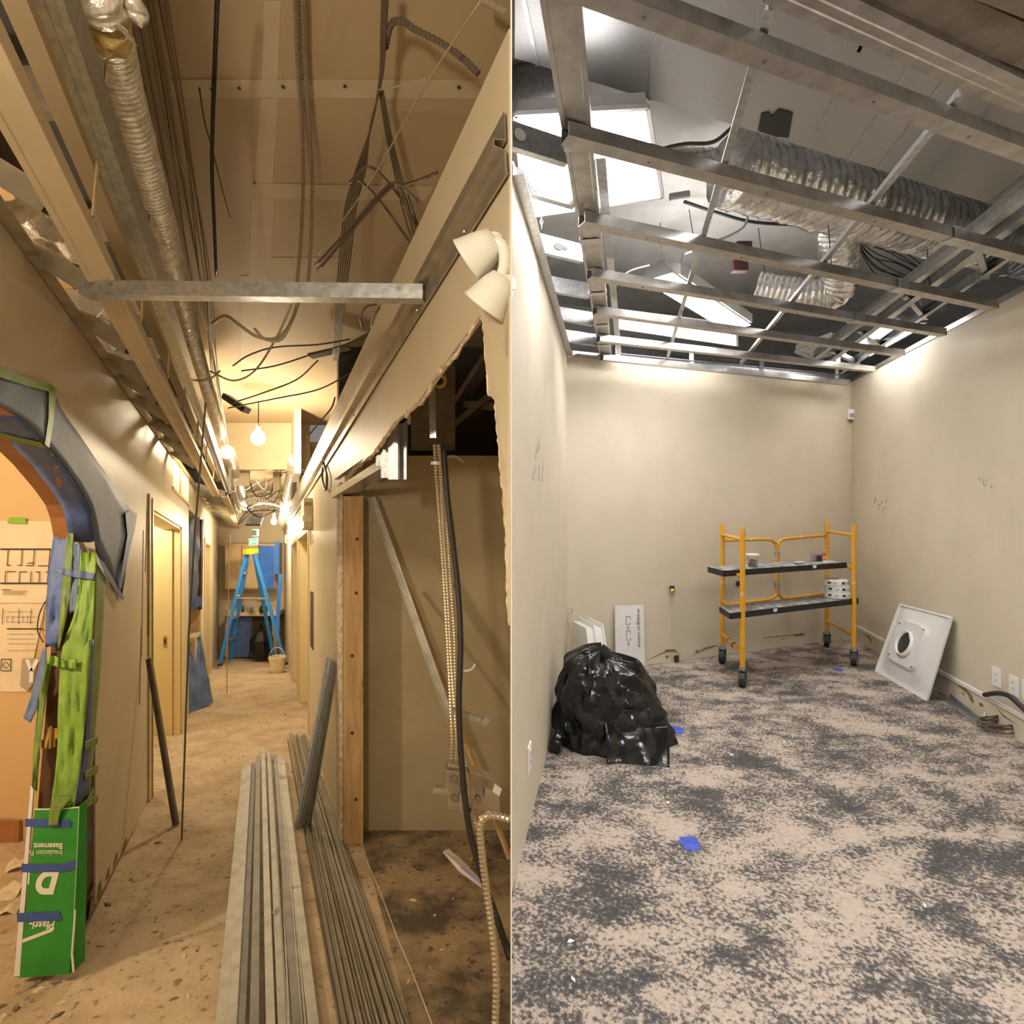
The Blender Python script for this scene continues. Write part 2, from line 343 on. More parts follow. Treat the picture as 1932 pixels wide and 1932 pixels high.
mb = MB(); q0 = C1 - NR * 1.6 + E2 * 2.5; q1 = RW0 - NR * 1.6; mb.hexa([q0, q1, q1 - NR * .1, q0 - NR * .1], [p + V((0, 0, 3.7)) for p in (q0, q1, q1 - NR * .1, q0 - NR * .1)]); struct('wall_plenum_right', mb, 'plenum')
# baseboard remains on right wall: cap strip along the glue band
mb = MB(); a, b = PR(1618, 1183), PR(1932, 1350); a.z = b.z = (a.z + b.z) / 2; b = b + (b - a) * .5
mb.prof(a + NR * .006, b + NR * .006, [(-.007, -.014), (.007, -.014), (.007, .010), (.002, .014), (-.007, .014)]); bb = struct('baseboard_right', mb, 'white')
def blot(pts, off, plane, m, parent, name='glue_mark', th=.0015):
    n = {'B': NB, 'R': NR}[plane]; f = {'B': PB, 'R': PR}[plane]
    return put(name, MB().slab([f(u, v, off) for u, v in pts], n * th), m, parent)
wb = bpy.data.objects['wall_back']; wr = bpy.data.objects['wall_right']
for pts in ([(1220, 1246), (1254, 1229), (1256, 1225), (1275, 1225), (1276, 1229), (1286, 1237), (1274, 1230), (1256, 1231)],
            [(1255, 1238), (1261, 1236), (1262, 1240), (1257, 1243)], [(1312, 1226), (1318, 1227), (1318, 1232), (1312, 1231)],
            [(1304, 1238), (1330, 1222), (1346, 1218), (1360, 1218), (1346, 1221), (1330, 1226)],
            [(1500, 1197), (1513, 1194), (1520, 1196), (1512, 1200), (1497, 1200)], [(1440, 1203), (1500, 1197), (1500, 1198), (1440, 1204)],
            [(1474, 1205), (1478, 1204), (1477, 1208)], [(1576, 1190), (1590, 1187), (1590, 1188)]):
    blot(pts, .0006, 'B', 'glue', wb)
for pts in ([(1626, 1197), (1638, 1199), (1644, 1207), (1644, 1213), (1640, 1205), (1634, 1200)], [(1805, 1292), (1822, 1299), (1834, 1312), (1838, 1325), (1834, 1326), (1826, 1310)],
            [(1846, 1325), (1854, 1328), (1856, 1333), (1850, 1333)], [(1880, 1335), (1895, 1350), (1920, 1368), (1893, 1352)], [(1814, 1305), (1820, 1309), (1818, 1312)]):
    blot(pts, .0006, 'R', 'glue', wr)
# scuffs on the back of the right wall and left wall
for (u, v, n) in ((1688, 630, 8), (1610, 655, 7), (1660, 950, 10), (1858, 912, 8), (1780, 590, 5)):
    for i in range(n):
        x, y = u + random.uniform(-14, 14), v + random.uniform(-12, 12)
        blot([(x, y), (x + random.uniform(1, 3), y - random.uniform(1, 6)), (x + 2, y + 3)], .0006, 'R', 'grey', wr, 'scuff')
for i in range(10):
    u, v = 1010 + random.uniform(-6, 16), 870 + random.uniform(-30, 40)
    pts = [(u, v), (u + 1.2, v - 18), (u + 2.0, v)]
    put('scuff', MB().slab([PL(*p, .0006) for p in pts], NL * .001), 'grey', bpy.data.objects['wall_left'])

# ================================================================== STRUCTURE: the corridor
mb = MB(); mb.slab([(-9, -1.0, -1.0 * DZ), (-.003, -1.0, -1.0 * DZ), (-.003, 12, 12 * DZ), (-9, 12, 12 * DZ)], (0, 0, -.06))
mb.v = [V((p.x, p.y, DZ * p.y + (-.06 if i >= 4 else 0))) for i, p in enumerate(mb.v)]
struct('floor', mb, 'cfloor')
AW, AT, RWA = -.727, -.90, .492
# left wall with the arch
arch = [(1.645 - .75, 1.62), (1.06, 1.79), (1.3, 1.93), (1.55, 1.975), (1.769, 1.985), (1.9, 1.965), (2.02, 1.945), (2.16, 1.915), (2.36, 1.855), (2.5, 1.80), (2.58, 1.72), (2.61, 1.62)]
prev = [(.6, 0), (.895, 0)] + arch + [(2.61, 0), (3.95, 0), (3.95, 2.53), (.6, 2.53)]
mb = MB(); pts = prev
# built as strips so the concave outline stays clean
def strip(mb, s0, z0a, z0b, s1, z1a, z1b):
    q = [(AT, s0), (AW, s0), (AW, s1), (AT, s1)]; za = [z0a, z0a, z1a, z1a]; zb = [z0b, z0b, z1b, z1b]
    mb.hexa([L(a, s, z) for (a, s), z in zip(q, za)], [L(a, s, z) for (a, s), z in zip(q, zb)])
strip(mb, .6, 0, 2.53, .895, 0, 2.53)
for (s0, z0), (s1, z1) in zip(arch, arch[1:]): strip(mb, s0, z0, 2.53, s1, z1, 2.53)
strip(mb, 2.61, 0, 2.53, 3.95, 0, 2.53)
strip(mb, 3.95, 1.95, 2.53, 5.5, 1.95, 2.53)
strip(mb, 5.5, 0, 2.53, 6.15, 0, 2.53)
strip(mb, 6.15, 2.2, 2.53, 7.4, 2.2, 2.53)
strip(mb, 7.4, 0, 2.53, 8.0, 0, 2.53); strip(mb, 8.0, 1.95, 2.53, 8.9, 1.95, 2.53); strip(mb, 8.9, 0, 2.53, 11, 0, 2.53)
struct('wall_corridor_left', mb, 'cwall')
wlf = bpy.data.objects['wall_corridor_left']
for pts in ([(166, 1735), (172, 1700), (176, 1690), (178, 1705), (172, 1728)], [(182, 1700), (186, 1668), (190, 1660), (192, 1680), (188, 1696)], [(198, 1664), (203, 1640), (207, 1634), (206, 1654)],
            [(212, 1640), (218, 1612), (222, 1606), (221, 1624)], [(230, 1606), (238, 1580), (240, 1586), (234, 1604)], [(170, 1690), (178, 1664), (181, 1668), (175, 1690)], [(160, 1745), (200, 1668), (240, 1590), (266, 1540), (268, 1542), (242, 1596), (202, 1676), (163, 1749)]):
    put('scuff', MB().slab([LA(u, v, AW + .0008) for u, v in pts], (.001, 0, 0)), 'glue', wlf)
for u, v0, v1 in ((270, 1000, 1240), (277, 960, 1080), (281, 1000, 1200), (266, 1180, 1330)):
    put('paint_crack', MB().slab([LA(u, v0, AW + .0008), LA(u + 1.2, v0, AW + .0008), LA(u - 2, v1, AW + .0008), LA(u - 3.5, v1, AW + .0008)], (.001, 0, 0)), 'glue', wlf)
# side rooms on the left
mb = MB(); mb.lbox(-4.0, AT, 3.30, 3.42, 0, 2.9); struct('wall_plan_room', mb, 'tan')
mb = MB(); mb.lbox(-2.6, AT, 5.9, 6.0, 0, 2.53); mb.lbox(-2.7, -2.6, 3.42, 6.0, 0, 2.53); struct('wall_side_room', mb, 'cream')
mb = MB(); mb.lbox(-2.6, AT, 7.6, 7.7, 0, 2.53); mb.lbox(-2.0, -1.9, 6.0, 7.6, 0, 2.53); struct('wall_reception', mb, 'cwall')
mb = MB(); mb.lbox(-2.4, AT, 9.2, 9.3, 0, 2.53); struct('wall_far_room', mb, 'cwall')
# right wall
def rs(mb, s0, z0, s1, z1, a1=.61): mb.lbox(RWA, a1, s0, s1, z0, z1)
mb = MB(); rs(mb, 3.40, 0, 5.6, 2.57); rs(mb, 5.6, 1.92, 6.95, 2.57); rs(mb, 6.95, 0, 7.15, 2.57); rs(mb, 7.15, 1.92, 8.3, 2.57); rs(mb, 8.3, 0, 11, 2.57)
# header over the torn opening
cut = [(1.28, 2.075), (1.5, 2.06), (1.8, 2.03), (2.1, 2.05), (2.5, 2.02), (2.9, 2.04), (3.2, 2.02), (3.42, 2.03)]
for (s0, z0), (s1, z1) in zip(cut, cut[1:]):
    q = [(RWA, s0), (RWA + .016, s0), (RWA + .016, s1), (RWA, s1)]
    mb.hexa([L(a, s, z) for (a, s), z in zip(q, (z0, z0, z1, z1))], [L(a, s, 2.57) for a, s in q])
mb.hexa([L(RWA, 1.142, 1.92), L(RWA + .003, 1.142, 1.92), L(RWA + .003, 1.28, 2.075), L(RWA, 1.28, 2.075)], [L(RWA, 1.142, 2.57), L(RWA + .003, 1.142, 2.57), L(RWA + .003, 1.28, 2.57), L(RWA, 1.28, 2.57)])
struct('wall_corridor_right', mb, 'cwall')
# torn paper edge of header
mb = MB(); pp = []
for i in range(90):
    s = 1.28 + (3.40 - 1.28) * i / 89
    z = next(z0 + (z1 - z0) * (s - s0) / (s1 - s0) for (s0, z0), (s1, z1) in zip(cut, cut[1:]) if s0 <= s <= s1 + 1e-6)
    pp.append(L(RWA + .006, s, z + random.uniform(-.012, .006)))
mb.tube(pp, [random.uniform(.003, .009) for _ in pp], 5); struct('torn_edge', mb, 'paperedge', bpy.data.objects['wall_corridor_right'])
# remaining near piece of board, cut at a slant
edge = [(908, 590), (914, 640), (922, 745), (933, 752), (936, 800), (944, 880), (951, 960), (955, 1040), (958, 1120), (959.5, 1180)]
mb = MB(); pts = [LA(u, v, RWA) for u, v in edge] + [L(RWA, 1.142, 2.1), L(RWA, 1.28, 2.1)]
mb.slab(pts, (.003, 0, 0)); nb = struct('wall_corridor_near', mb, 'cwall')
mb = MB(); pp = resample([LA(u, v, RWA) for u, v in edge], .008); mb.tube([p + V((random.uniform(-.002, .002), 0, 0)) for p in pp], [random.uniform(.001, .0028) for _ in pp], 5); struct('torn_edge', mb, 'paperedge', nb)
# room behind the torn opening
mb = MB(); mb.lbox(.60, 1.55, 3.42, 3.5, 0, 2.2); mb.lbox(.50, .61, 3.42, 3.52, 0, 2.2); struct('wall_gutted_room', mb, 'backroom')
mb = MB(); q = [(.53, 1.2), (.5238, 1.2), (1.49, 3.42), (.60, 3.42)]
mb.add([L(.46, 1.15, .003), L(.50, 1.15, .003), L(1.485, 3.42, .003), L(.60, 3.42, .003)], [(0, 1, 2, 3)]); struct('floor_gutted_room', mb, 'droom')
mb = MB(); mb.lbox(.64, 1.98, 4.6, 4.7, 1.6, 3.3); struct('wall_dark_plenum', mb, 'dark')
# upper ceilings
mb = MB(); mb.slab([L(-.45, -.5, 3.3), (-.003, -.5, 3.3 - DZ * -.0), (-.003, 7.0, 0), L(-.45, 7.0, 3.3)], (0, 0, .03))
mb.v = [V((p.x, p.y, 3.3 + DZ * p.y + (.03 if i >= 4 else 0))) for i, p in enumerate(mb.v)]
cl = struct('ceiling_corridor', mb, 'board')
mb = MB(); mb.lbox(-.50, -.45, .0, 7.0, 2.62, 3.3); struct('wall_bulkhead_left', mb, 'board')
mb = MB(); mb.lbox(-.46, .62, 6.9, 7.0, 2.75, 3.3); mb.lbox(.40, .47, 6.3, 6.9, 2.6, 3.3); struct('wall_bulkhead_far', mb, 'strip')
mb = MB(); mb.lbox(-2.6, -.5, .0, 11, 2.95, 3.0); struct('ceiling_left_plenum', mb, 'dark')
mb = MB(); mb.lbox(-.5, 1.2, 7.0, 11, 3.05, 3.1); struct('ceiling_far', mb, 'board')
mb = MB(); mb.lbox(-1.0, .7, 10.9, 11, 0, 3.1); struct('wall_corridor_end', mb, 'cwall')
mb = MB(); mb.lbox(-4.0, -.9, -.6, 3.3, 2.9, 2.95); struct('ceiling_plan_room', mb, 'tan')
mb = MB(); mb.lbox(-4.1, -4.0, -.6, 3.42, 0, 2.9); struct('wall_plan_room_side', mb, 'tan')
# joint compound bands and screw dimples on the corridor ceiling
def ceil_band(pts, th=.0012): return put('joint_band', MB().slab([LZ(u, v, 3.2995) for u, v in pts], (0, 0, -th)), 'mud', cl)
ceil_band([(318, 150), (960, 152), (960, 186), (322, 184)]); ceil_band([(498, 2), (530, 2), (524, 150), (494, 150)])
ceil_band([(492, 186), (525, 186), (514, 345), (480, 345)]); ceil_band([(478, 346), (820, 352), (800, 378), (476, 374)])
ceil_band([(476, 375), (516, 375), (512, 486), (470, 486)]); ceil_band([(470, 486), (640, 486), (636, 520), (470, 520)])
ceil_band([(455, 520), (505, 520), (500, 700), (455, 700)])
for u, v in ((451, 166), (534, 163), (651, 162), (866, 164), (400, 168), (480, 345)):
    c = LZ(u, v, 3.295); put('screw_dimple', MB().lathe(c, [(.007, -.004), (.007, 0)], 8), 'ink', cl)
# door casings and reveals along the corridor
def casing(name, a, s0, s1, ztop, side, w=.07):
    mb = MB(); a0, a1 = (a, a + .014 * side)
    lo, hi = min(a0, a1), max(a0, a1)
    mb.lbox(lo, hi, s0 - w, s0, 0, ztop + w); mb.lbox(lo, hi, s1, s1 + w, 0, ztop + w); mb.lbox(lo, hi, s0, s1, ztop, ztop + w)
    return struct(name, mb, 'casing')
casing('door_1', AW, 3.95, 5.5, 1.95, 1, .09); casing('door_2', AW, 8.0, 8.9, 1.95, 1, .06)
casing('door_3', RWA, 5.6, 6.95, 1.92, -1, .05); casing('door_4', RWA, 7.15, 8.3, 1.92, -1, .05)
d1 = bpy.data.objects['door_1']
put('jamb', MB().lbox(-1.02, AW, 5.47, 5.5, 0, 1.95), 'cream', d1); put('door_stop', MB().lbox(-.84, -.80, 5.455, 5.475, 0, 1.95), 'cream', d1)
put('head_jamb', MB().lbox(AT, AW, 3.95, 5.5, 1.93, 1.95), 'cream', d1)
put('strike_plate', MB().lbox(-.885, -.855, 5.463, 5.47, .82, .93), 'brass', d1); put('latch_hole', MB().lbox(-.877, -.863, 5.460, 5.464, .85, .90), 'ink', d1)
put('metal_casing', MB().lbox(-.727, -.705, 3.93, 3.955, 0, 2.02), 'galvw', d1)
for nm, s0, s1 in (('door_3', 5.6, 6.95), ('door_4', 7.15, 8.3)):
    o = bpy.data.objects[nm]; put('jamb', MB().lbox(.50, .75, s1 - .04, s1 - .01, 0, 1.92), 'cream', o)
o = bpy.data.objects['door_2']; put('door_leaf', MB().lbox(-.86, -.82, 8.03, 8.88, .01, 1.94), 'casing', o); put('knob', MB().lathe(L(-.82, 8.12, .95), [(.012, 0), (.012, .03), (.028, .04), (.028, .06), (.01, .07)], 10, (1, 0, 0)), 'ink', o)
mb = MB(); mb.lbox(.74, 1.3, 5.4, 8.5, 0, 2.2); struct('wall_right_rooms', mb, 'cream')
# clerestory panes over door 1, their glow stands in for a lit room behind
w1 = thing('window_1', None, None, L(-.72, 5.6, 2.2)); w1['kind'] = 'structure'
for s0, s1, z0, z1 in ((5.02, 5.38, 2.26, 2.49), (5.48, 6.1, 2.27, 2.49)): put('pane', MB().lbox(-.728, -.722, s0, s1, z0, z1), 'litpane', w1)
mb = MB(); mb.lbox(-.726, -.712, 4.95, 6.15, 2.225, 2.255); mb.lbox(-.726, -.712, 5.39, 5.47, 2.25, 2.5); mb.lbox(-.726, -.712, 4.95, 6.15, 2.495, 2.52); put('window_frame', mb, 'casing', w1)
#OBJECTS
# ================================================================== RIGHT ROOM: ceiling framing
UP = V((0, 0, 1)); EU = E1
ORD = ['nearest to the top edge of the photo', 'second from the top edge', 'third from the top edge', 'fourth from the top edge',
       'third from the back wall', 'second from the back wall', 'last one, hugging the back wall']
CH = [((1046, -6), (1990, 331)), ((1058, 274), (1990, 513)), ((1091, 429), (1865, 587)), ((1107, 529), (1771, 636)), ((1118, 596), (1695, 673.7)), ((1125, 646.6), (1641, 703.5)), ((1132, 681.5), (1595, 728))]
for (a, b), od in zip(CH, ORD):
    p0, p1 = PZ(*a, 2.70), PZ(*b, 2.70)
    t = thing('furring_channel', 'galvanised ceiling channel running across the room, ' + od, 'metal channel', p0, 'cross channels of the ceiling grid')
    put('channel', MB().prof(p0, p1, opened([(.016, .05), (.004, .05), (0, 0), (.06, 0), (.056, .05), (.044, .05)], .003)), 'chan', t)
    k0 = (b[0] - a[0]); d = p1 - p0
    for f in (.12, .31, .52, .74, .9):
        put('screw', MB().lathe(p0 + d * f + V((.0, -.03, 0)), [(.006, -.003), (.006, .001)], 6), 'screw', t)
    if od.startswith('second from the top') or od.startswith('fourth') or od.startswith('third from the top'):
        q = p0 + d * .68; dn = d.normalized(); put('splice_plate', MB().prof(q, q + dn * .09, opened([(-.003, .053), (-.003, -.003), (.063, -.003), (.063, .053)], .002)), 'galv', t)
# long stud along the room, web down
zs = 2.752
p0, p1 = PZ(1054, -20, zs), PZ(1143.5, 680, zs); d = (p1 - p0).normalized()
t = thing('ceiling_stud', 'wide galvanised stud running from the top edge to the back wall beside the lit panel', 'metal stud', p0)
put('stud', MB().prof(p0, p1, opened([(-.044, .042), (-.05, .042), (-.05, 0), (-.036, 0), (-.033, .003), (.033, .003), (.036, 0), (.05, 0), (.05, .042), (.044, .042)], .003)), 'chan', t)
for f in (.16, .36, .55, .72, .86): put('clip', MB().prof(p0.lerp(p1, f), p0.lerp(p1, f) + d * .05, opened([(-.053, .02), (-.053, -.003), (.053, -.003), (.053, .02)], .002)), 'galv', t)
q0, q1 = PZ(1133, 300, 2.80), PZ(1168, 668, 2.80)
put('side_track', MB().prof(q0, q1, opened([(-.02, .06), (-.02, 0), (.02, 0)], .003)), 'galv', t)
# short studs between left wall and the long stud
SS = [((940, 276), (1072, 309), 0), ((945, 356), (1086, 390), 0), ((992, 468), (1100, 494), 1), ((1026, 547), (1112, 562), 0), ((1048, 602), (1120, 614), 0), ((1062, 643), (1126, 652), 0)]
for i, (a, b, hole) in enumerate(SS):
    p0, p1 = PZ(max(a[0], 967), a[1], 2.756), PZ(*b, 2.756)
    t = thing('joist_stud', ['short steel stud with a round knockout in front of the lit panel', 'short steel stud under the lower edge of the lit panel', 'short bright steel stud with a keyhole slot by the left wall',
              'short steel stud left of the long stud, third from the back wall', 'short steel stud left of the long stud, second from the back wall', 'short steel stud left of the long stud, nearest the back wall'][i], 'metal stud', p0, 'short studs along the left wall')
    put('stud', MB().prof(p0, p1, opened([(-.03, .012), (-.03, 0), (0, 0), (0, .092), (-.03, .092), (-.03, .08)], .003)), 'galv', t)
    if i in (0, 2):
        f = .12 if i == 0 else .62; c = p0.lerp(p1, f) + V((0, 0, .048)); n = V(((p1 - p0).y, -(p1 - p0).x, 0)).normalized(); x = (p1 - p0).normalized()
        mb = MB()
        if i == 0: mb.lathe(c + n * .0035, [(.022, 0), (.022, .001)], 16, n)
        else: mb.slab([c + n * .0035 + x * a + V((0, 0, b)) for a, b in ((-.05, 0), (-.045, .013), (-.03, .018), (-.005, .018), (.0, .01), (.03, .008), (.03, -.008), (0, -.01), (-.005, -.018), (-.03, -.018), (-.045, -.013))], n * .001)
        put('knockout', mb, 'white' if i == 0 else 'ink', t)  # white disc stands in for the lit panel seen through the hole
# wall angles
def angle(name, label, p0, p1, w, h, m='galv', group=None, up=(0, 0, 1), sgn=1):
    return put(name, MB().prof(p0, p1, opened([(0, h), (0, 0), (w * sgn, 0)], .003)), m, None, label, 'metal track', group)
angle('wall_track', 'steel angle track along the top of the left wall', WL0 + NL * .002 + UP * 2.745, C0 + NL * .002 + UP * 2.745, .045, .055)
angle('wall_track', 'steel angle track along the top of the back wall, left corner', C0 + NB * .002 + UP * 2.748 + E1 * .05, C0 + NB * .002 + UP * 2.748 + E1 * .42, .09, .05)
p0, p1 = PR(1606, 722), PR(1960, 524); p0.z = p1.z = 2.80; off = NR * .004
put('wall_track', MB().prof(p0 + off, p1 + off, opened([(0, .035), (0, 0), (-.11, 0), (-.11, .035)], .003)), 'chan', None, 'wide steel track along the top of the right wall', 'metal track')
# bulkhead ladder beside the right wall
t = thing('ceiling_bulkhead_grid', 'steel bulkhead frame with two rails along the right wall top', 'metal frame', PZ(1540, 683, 2.8))
for (a, b, h, w) in (((1536, 683), (1960, 365), .075, .04), ((1562, 690), (1960, 402), .09, .05), ((1590, 705), (1960, 455), .06, .03)):
    put('rail', MB().prof(PZ(*a, 2.80), PZ(*b, 2.80), opened([(w, h), (0, h), (0, 0), (w, 0)], .003)), 'galv', t)
for u, v in ((1893, 520), (1742, 610), (1643, 657), (1580, 694)):
    p = PZ(u, v, 2.80); put('upright', MB().box(p + UP * .12, (.02, 0, 0), (0, .015, 0), (0, 0, .12)), 'galv', t)
for f in (.15, .35, .6, .85):
    p0 = PZ(1536, 683, 2.83).lerp(PZ(1960, 365, 2.83), f); p1 = PZ(1590, 705, 2.83).lerp(PZ(1960, 455, 2.83), f); put('rung', MB().bar(p0, p1, .03, .04), 'galv', t)
# frame along the back wall
t = thing('ceiling_bulkhead_grid', 'steel bulkhead frame with short uprights above the back wall', 'metal frame', PZ(1163, 676, 2.8))
put('rail', MB().prof(PZ(1160, 678, 2.80), PZ(1600, 718, 2.80), opened([(.035, .05), (0, .05), (0, 0), (.035, 0)], .003)), 'galv', t)
put('rail', MB().prof(PZ(1160, 668, 2.95), PZ(1590, 706, 2.95), opened([(.035, .05), (0, .05), (0, 0), (.035, 0)], .003)), 'galv', t)
for u, v in ((1165, 678), (1304, 691), (1436, 703), (1578, 716)):
    p = PZ(u, v, 2.80); put('upright', MB().box(p + UP * .09, (.02, 0, 0), (0, .012, 0), (0, 0, .09)), 'galv', t)
# T bars along the room
TB = [('thin ceiling T-bar in the middle, running toward the bent duct from the top edge', [(1452, 20), (1371, 330), (1327, 458), (1278, 608), (1258, 680)]),
      ('thin ceiling T-bar crossing the upright flexible duct on the right', [(1812, 183), (1642, 398), (1481, 590), (1397, 688)])]
for lab, q in TB:
    a, b = q[0], q[-1]; p0, p1 = PZ(*a, 2.757), PZ(*b, 2.757)
    put('t_bar', MB().prof(p0, p1, [(-.013, 0), (.013, 0), (.013, .003), (.0035, .003), (.0035, .034), (-.0035, .034), (-.0035, .003), (-.013, .003)]), 'galv', None, lab, 'metal bar')
# big duct
zb = 3.2; p0, p1 = PZ(1120, 155, zb), PZ(1906, 396, zb); d = (p1 - p0).normalized(); pL = p0 - d * ((p0.x - .01) / d.x); pR = p1 + d * 1.2
dep = V((-E2.x, -E2.y, 0)) * 1.35
t = thing('ventilation_duct', 'big rectangular galvanised duct spanning the ceiling across the top', 'duct', pL)
far = dep
nl = V((0.01, pL.y - 1.32, zb)); nr = pR + dep
put('duct_body', MB().hexa([pL, nl, nr, pR], [pL + UP * .42, nl + UP * .42, nr + UP * .42, pR + UP * .42]), 'spangle', t)
for u in (1014, 1226, 1525, 1600, 1655, 1735, 1866):
    v = 155 + (u - 1120) * (396 - 155) / 786; q = PZ(u, v, zb - .002) ; e = q - E2 * 1.33
    if e.x < .02: e = q.lerp(e, (q.x - .02) / (q.x - e.x))
    put('seam', MB().bar(q, e, .014, .010), 'galv', t)
put('access_panel', MB().slab([PZ(u, v, zb - .001) for u, v in ((1568, 52), (1632, 82), (1622, 97), (1566, 74))], (0, 0, -.006)), 'spangle', t)
put('mastic_patch', MB().slab([PZ(u, v, zb - .001) for u, v in ((1430, 245), (1436, 214), (1450, 210), (1456, 218), (1470, 205), (1496, 212), (1488, 258), (1462, 256))], (0, 0, -.005)), 'ink', t)
# round elbow at the left
put('round_duct', MB().tube(smooth_path([P(930 + 40, 175, 3.05), P(1000, 168, 3.0), P(1040, 160, 2.95), P(1075, 150, 2.9)], 6), .115, 20), 'galv', None, 'round galvanised duct at the left edge above the lit panel', 'duct', sm=True)
# wide corrugated stud near the top right and the dark bulkhead
p0, p1 = PZ(1440, 6, 2.76), PZ(1990, 247, 2.76)
put('wide_stud', MB().prof(p0, p1, opened([(.0, .05), (0, 0), (.03, 0), (.033, .004), (.04, .004), (.043, 0), (.06, 0), (.063, .004), (.07, .004), (.073, 0), (.10, 0), (.10, .05)], .003)), 'chan', None, 'wide ribbed steel stud across the top right corner', 'metal stud')
p0, p1 = PZ(1500, 2, 2.78), PZ(1990, 190, 2.78)
put('header_beam', MB().prof(p0, p1, [(.05, .0), (.16, .0), (.16, .2), (.05, .2)]), 'joist', None, 'dark header beam at the top right corner', 'beam')
put('bulkhead_board', MB().prof(PZ(1600, 2, 2.74), PZ(2000, 140, 2.74), [(.10, 0), (.6, 0), (.6, .3), (.10, .3)]), 'joist', None, 'dusty bulkhead board in the dark top right corner', 'board')

# ------------------------------------------------------------------ foil ducts
def crinkle(pts, r, rib=.02, amp=.1, n=22, seed=0, step=.012):
    q = resample(smooth_path(pts, 14), step); mb = MB(); mb.tube(q, r, n)
    for i in range(len(q)):
        k = math.sin(2 * math.pi * i * step / rib) * .06
        for j in range(n):
            p = mb.v[i * n + j]; f = 1 + k + amp * (noise.noise(p * 9 + V((seed, 0, 0))) * .6 + abs(noise.noise(p * 24 + V((0, seed, 0)))) * .9 - .2)
            mb.v[i * n + j] = q[i] + (p - q[i]) * f
    return mb
p0, p1 = PZ(1378, 318, 3.24), PZ(1960, 478, 3.24)
t = thing('insulated_duct', 'large foil-wrapped round duct below the rectangular duct', 'duct', p0)
put('foil_wrap', crinkle([p0, p0.lerp(p1, .3), p0.lerp(p1, .65), p1], .185, .06, .10, 30, 3, .02), 'foil', t, sm=True)
for f in (.33, .52): 
    q = p0.lerp(p1, f); dn = (p1 - p0).normalized(); put('tape_band', MB().lathe(q, [(.190, 0), (.195, .03), (.190, .06)], 26, dn), 'foil', t, sm=True)
fx = [P(1568, 330, 3.45), P(1574, 400, 3.6), P(1582, 470, 3.75), P(1586, 520, 3.85), P(1568, 553, 3.95), P(1520, 560, 4.0), P(1470, 552, 4.05), P(1425, 545, 4.1)]
t = thing('flexible_duct', 'crinkled foil flexible duct dropping down and bending to the left', 'duct', fx[4])
put('flex_sleeve', crinkle(fx, .112, .035, .14, 22, 9, .010), 'foil', t, sm=True)
q = P(1572, 405, 3.58); put('red_collar', MB().lathe(q, [(.12, -.035), (.125, 0), (.12, .035)], 20, (0, .1, 1)), 'redcap', t, sm=True)
put('flexible_duct', crinkle([P(1262, 296, 3.3), P(1300, 300, 3.35), P(1345, 300, 3.4), P(1384, 296, 3.45)], .06, .03, .2, 16, 5), 'foil', None, 'small crumpled foil duct behind the lit panel', 'duct', sm=True)
# ------------------------------------------------------------------ luminaires
def panel(name, label, corners, zz, hgt=.07, m='lit', group=None):
    c = [PZ(u, v, zz) for u, v in corners]; ctr = sum(c, V()) / 4
    t = thing(name, label, 'light', ctr, group)
    put('housing', MB().hexa([p + UP * .006 for p in c], [ctr + (p - ctr) * .96 + UP * hgt for p in c]), 'whitem', t)
    put('diffuser', MB().hexa([ctr + (p - ctr) * .955 for p in c], [ctr + (p - ctr) * .955 + UP * .005 for p in c]), m, t)
    for i in range(4):
        put('frame_edge', MB().bar(c[i], c[(i + 1) % 4], .018, .018), 'whitem', t)
    return t
panel('ceiling_panel_light', 'large square lit panel light above the grid by the left wall', [(972, 216), (1222, 202), (1250, 371), (992, 408)], 3.05)
panel('ceiling_panel_light', 'narrow lit panel light above the back wall frame', [(1165, 598), (1390, 625), (1392, 652), (1160, 618)], 2.98, m='litlow')
panel('ceiling_panel_light', 'lit panel light in the far right corner above the bulkhead frame', [(1585, 640), (1690, 600), (1730, 622), (1640, 672)], 2.98, m='litlow')
panel('ceiling_panel_light', 'small tilted panel light behind the grid near the right corner', [(1500, 664), (1570, 640), (1600, 652), (1540, 680)], 2.99, m='whitem')
ctr = V((1.45, .35, 2.80)); t = thing('ceiling_panel_light', 'long lit panel light over the near end of the room, out of view', 'light', ctr)
put('housing', MB().box(ctr + UP * .04, (.3, 0, 0), (0, .6, 0), (0, 0, .035)), 'whitem', t); put('diffuser', MB().box(ctr, (.28, 0, 0), (0, .58, 0), (0, 0, .004)), 'lit', t)  # added lamp out of view, brightens the near floor and walls
# hanging strip light
a0, a1 = P(1240, 522, 3.75), P(1392, 618, 4.65); dn = (a1 - a0).normalized(); sd = dn.cross(UP).normalized(); nu = sd.cross(dn)
t = thing('strip_light', 'hanging linear strip light with lit underside and perforated end', 'light', a0)
put('housing', MB().prof(a0, a1, [(-.10, 0), (-.05, .07), (.05, .09), (.105, 0)]), 'whitem', t)
put('diffuser', MB().prof(a0 - dn * .002, a1, [(-.095, -.004), (.1, -.004), (.1, -.001), (-.095, -.001)]), 'lit', t)
put('up_diffuser', MB().prof(a0 + dn * .08, a0.lerp(a1, .96), [(-.045, .0915), (.04, .0915), (.04, .095), (-.045, .095)]), 'lit', t)  # added glowing top, brightens the ducts and plenum above
put('end_grille', MB().prof(a0 - dn * .02, a0 - dn * .002, [(-.105, -.005), (-.05, .075), (.05, .095), (.11, -.005)]), 'grey', t)
put('side_driver', MB().prof(a0 + dn * .06, a0.lerp(a1, .97), [(.06, .02), (.13, .0), (.13, .07), (.06, .10)]), 'whitem', t)
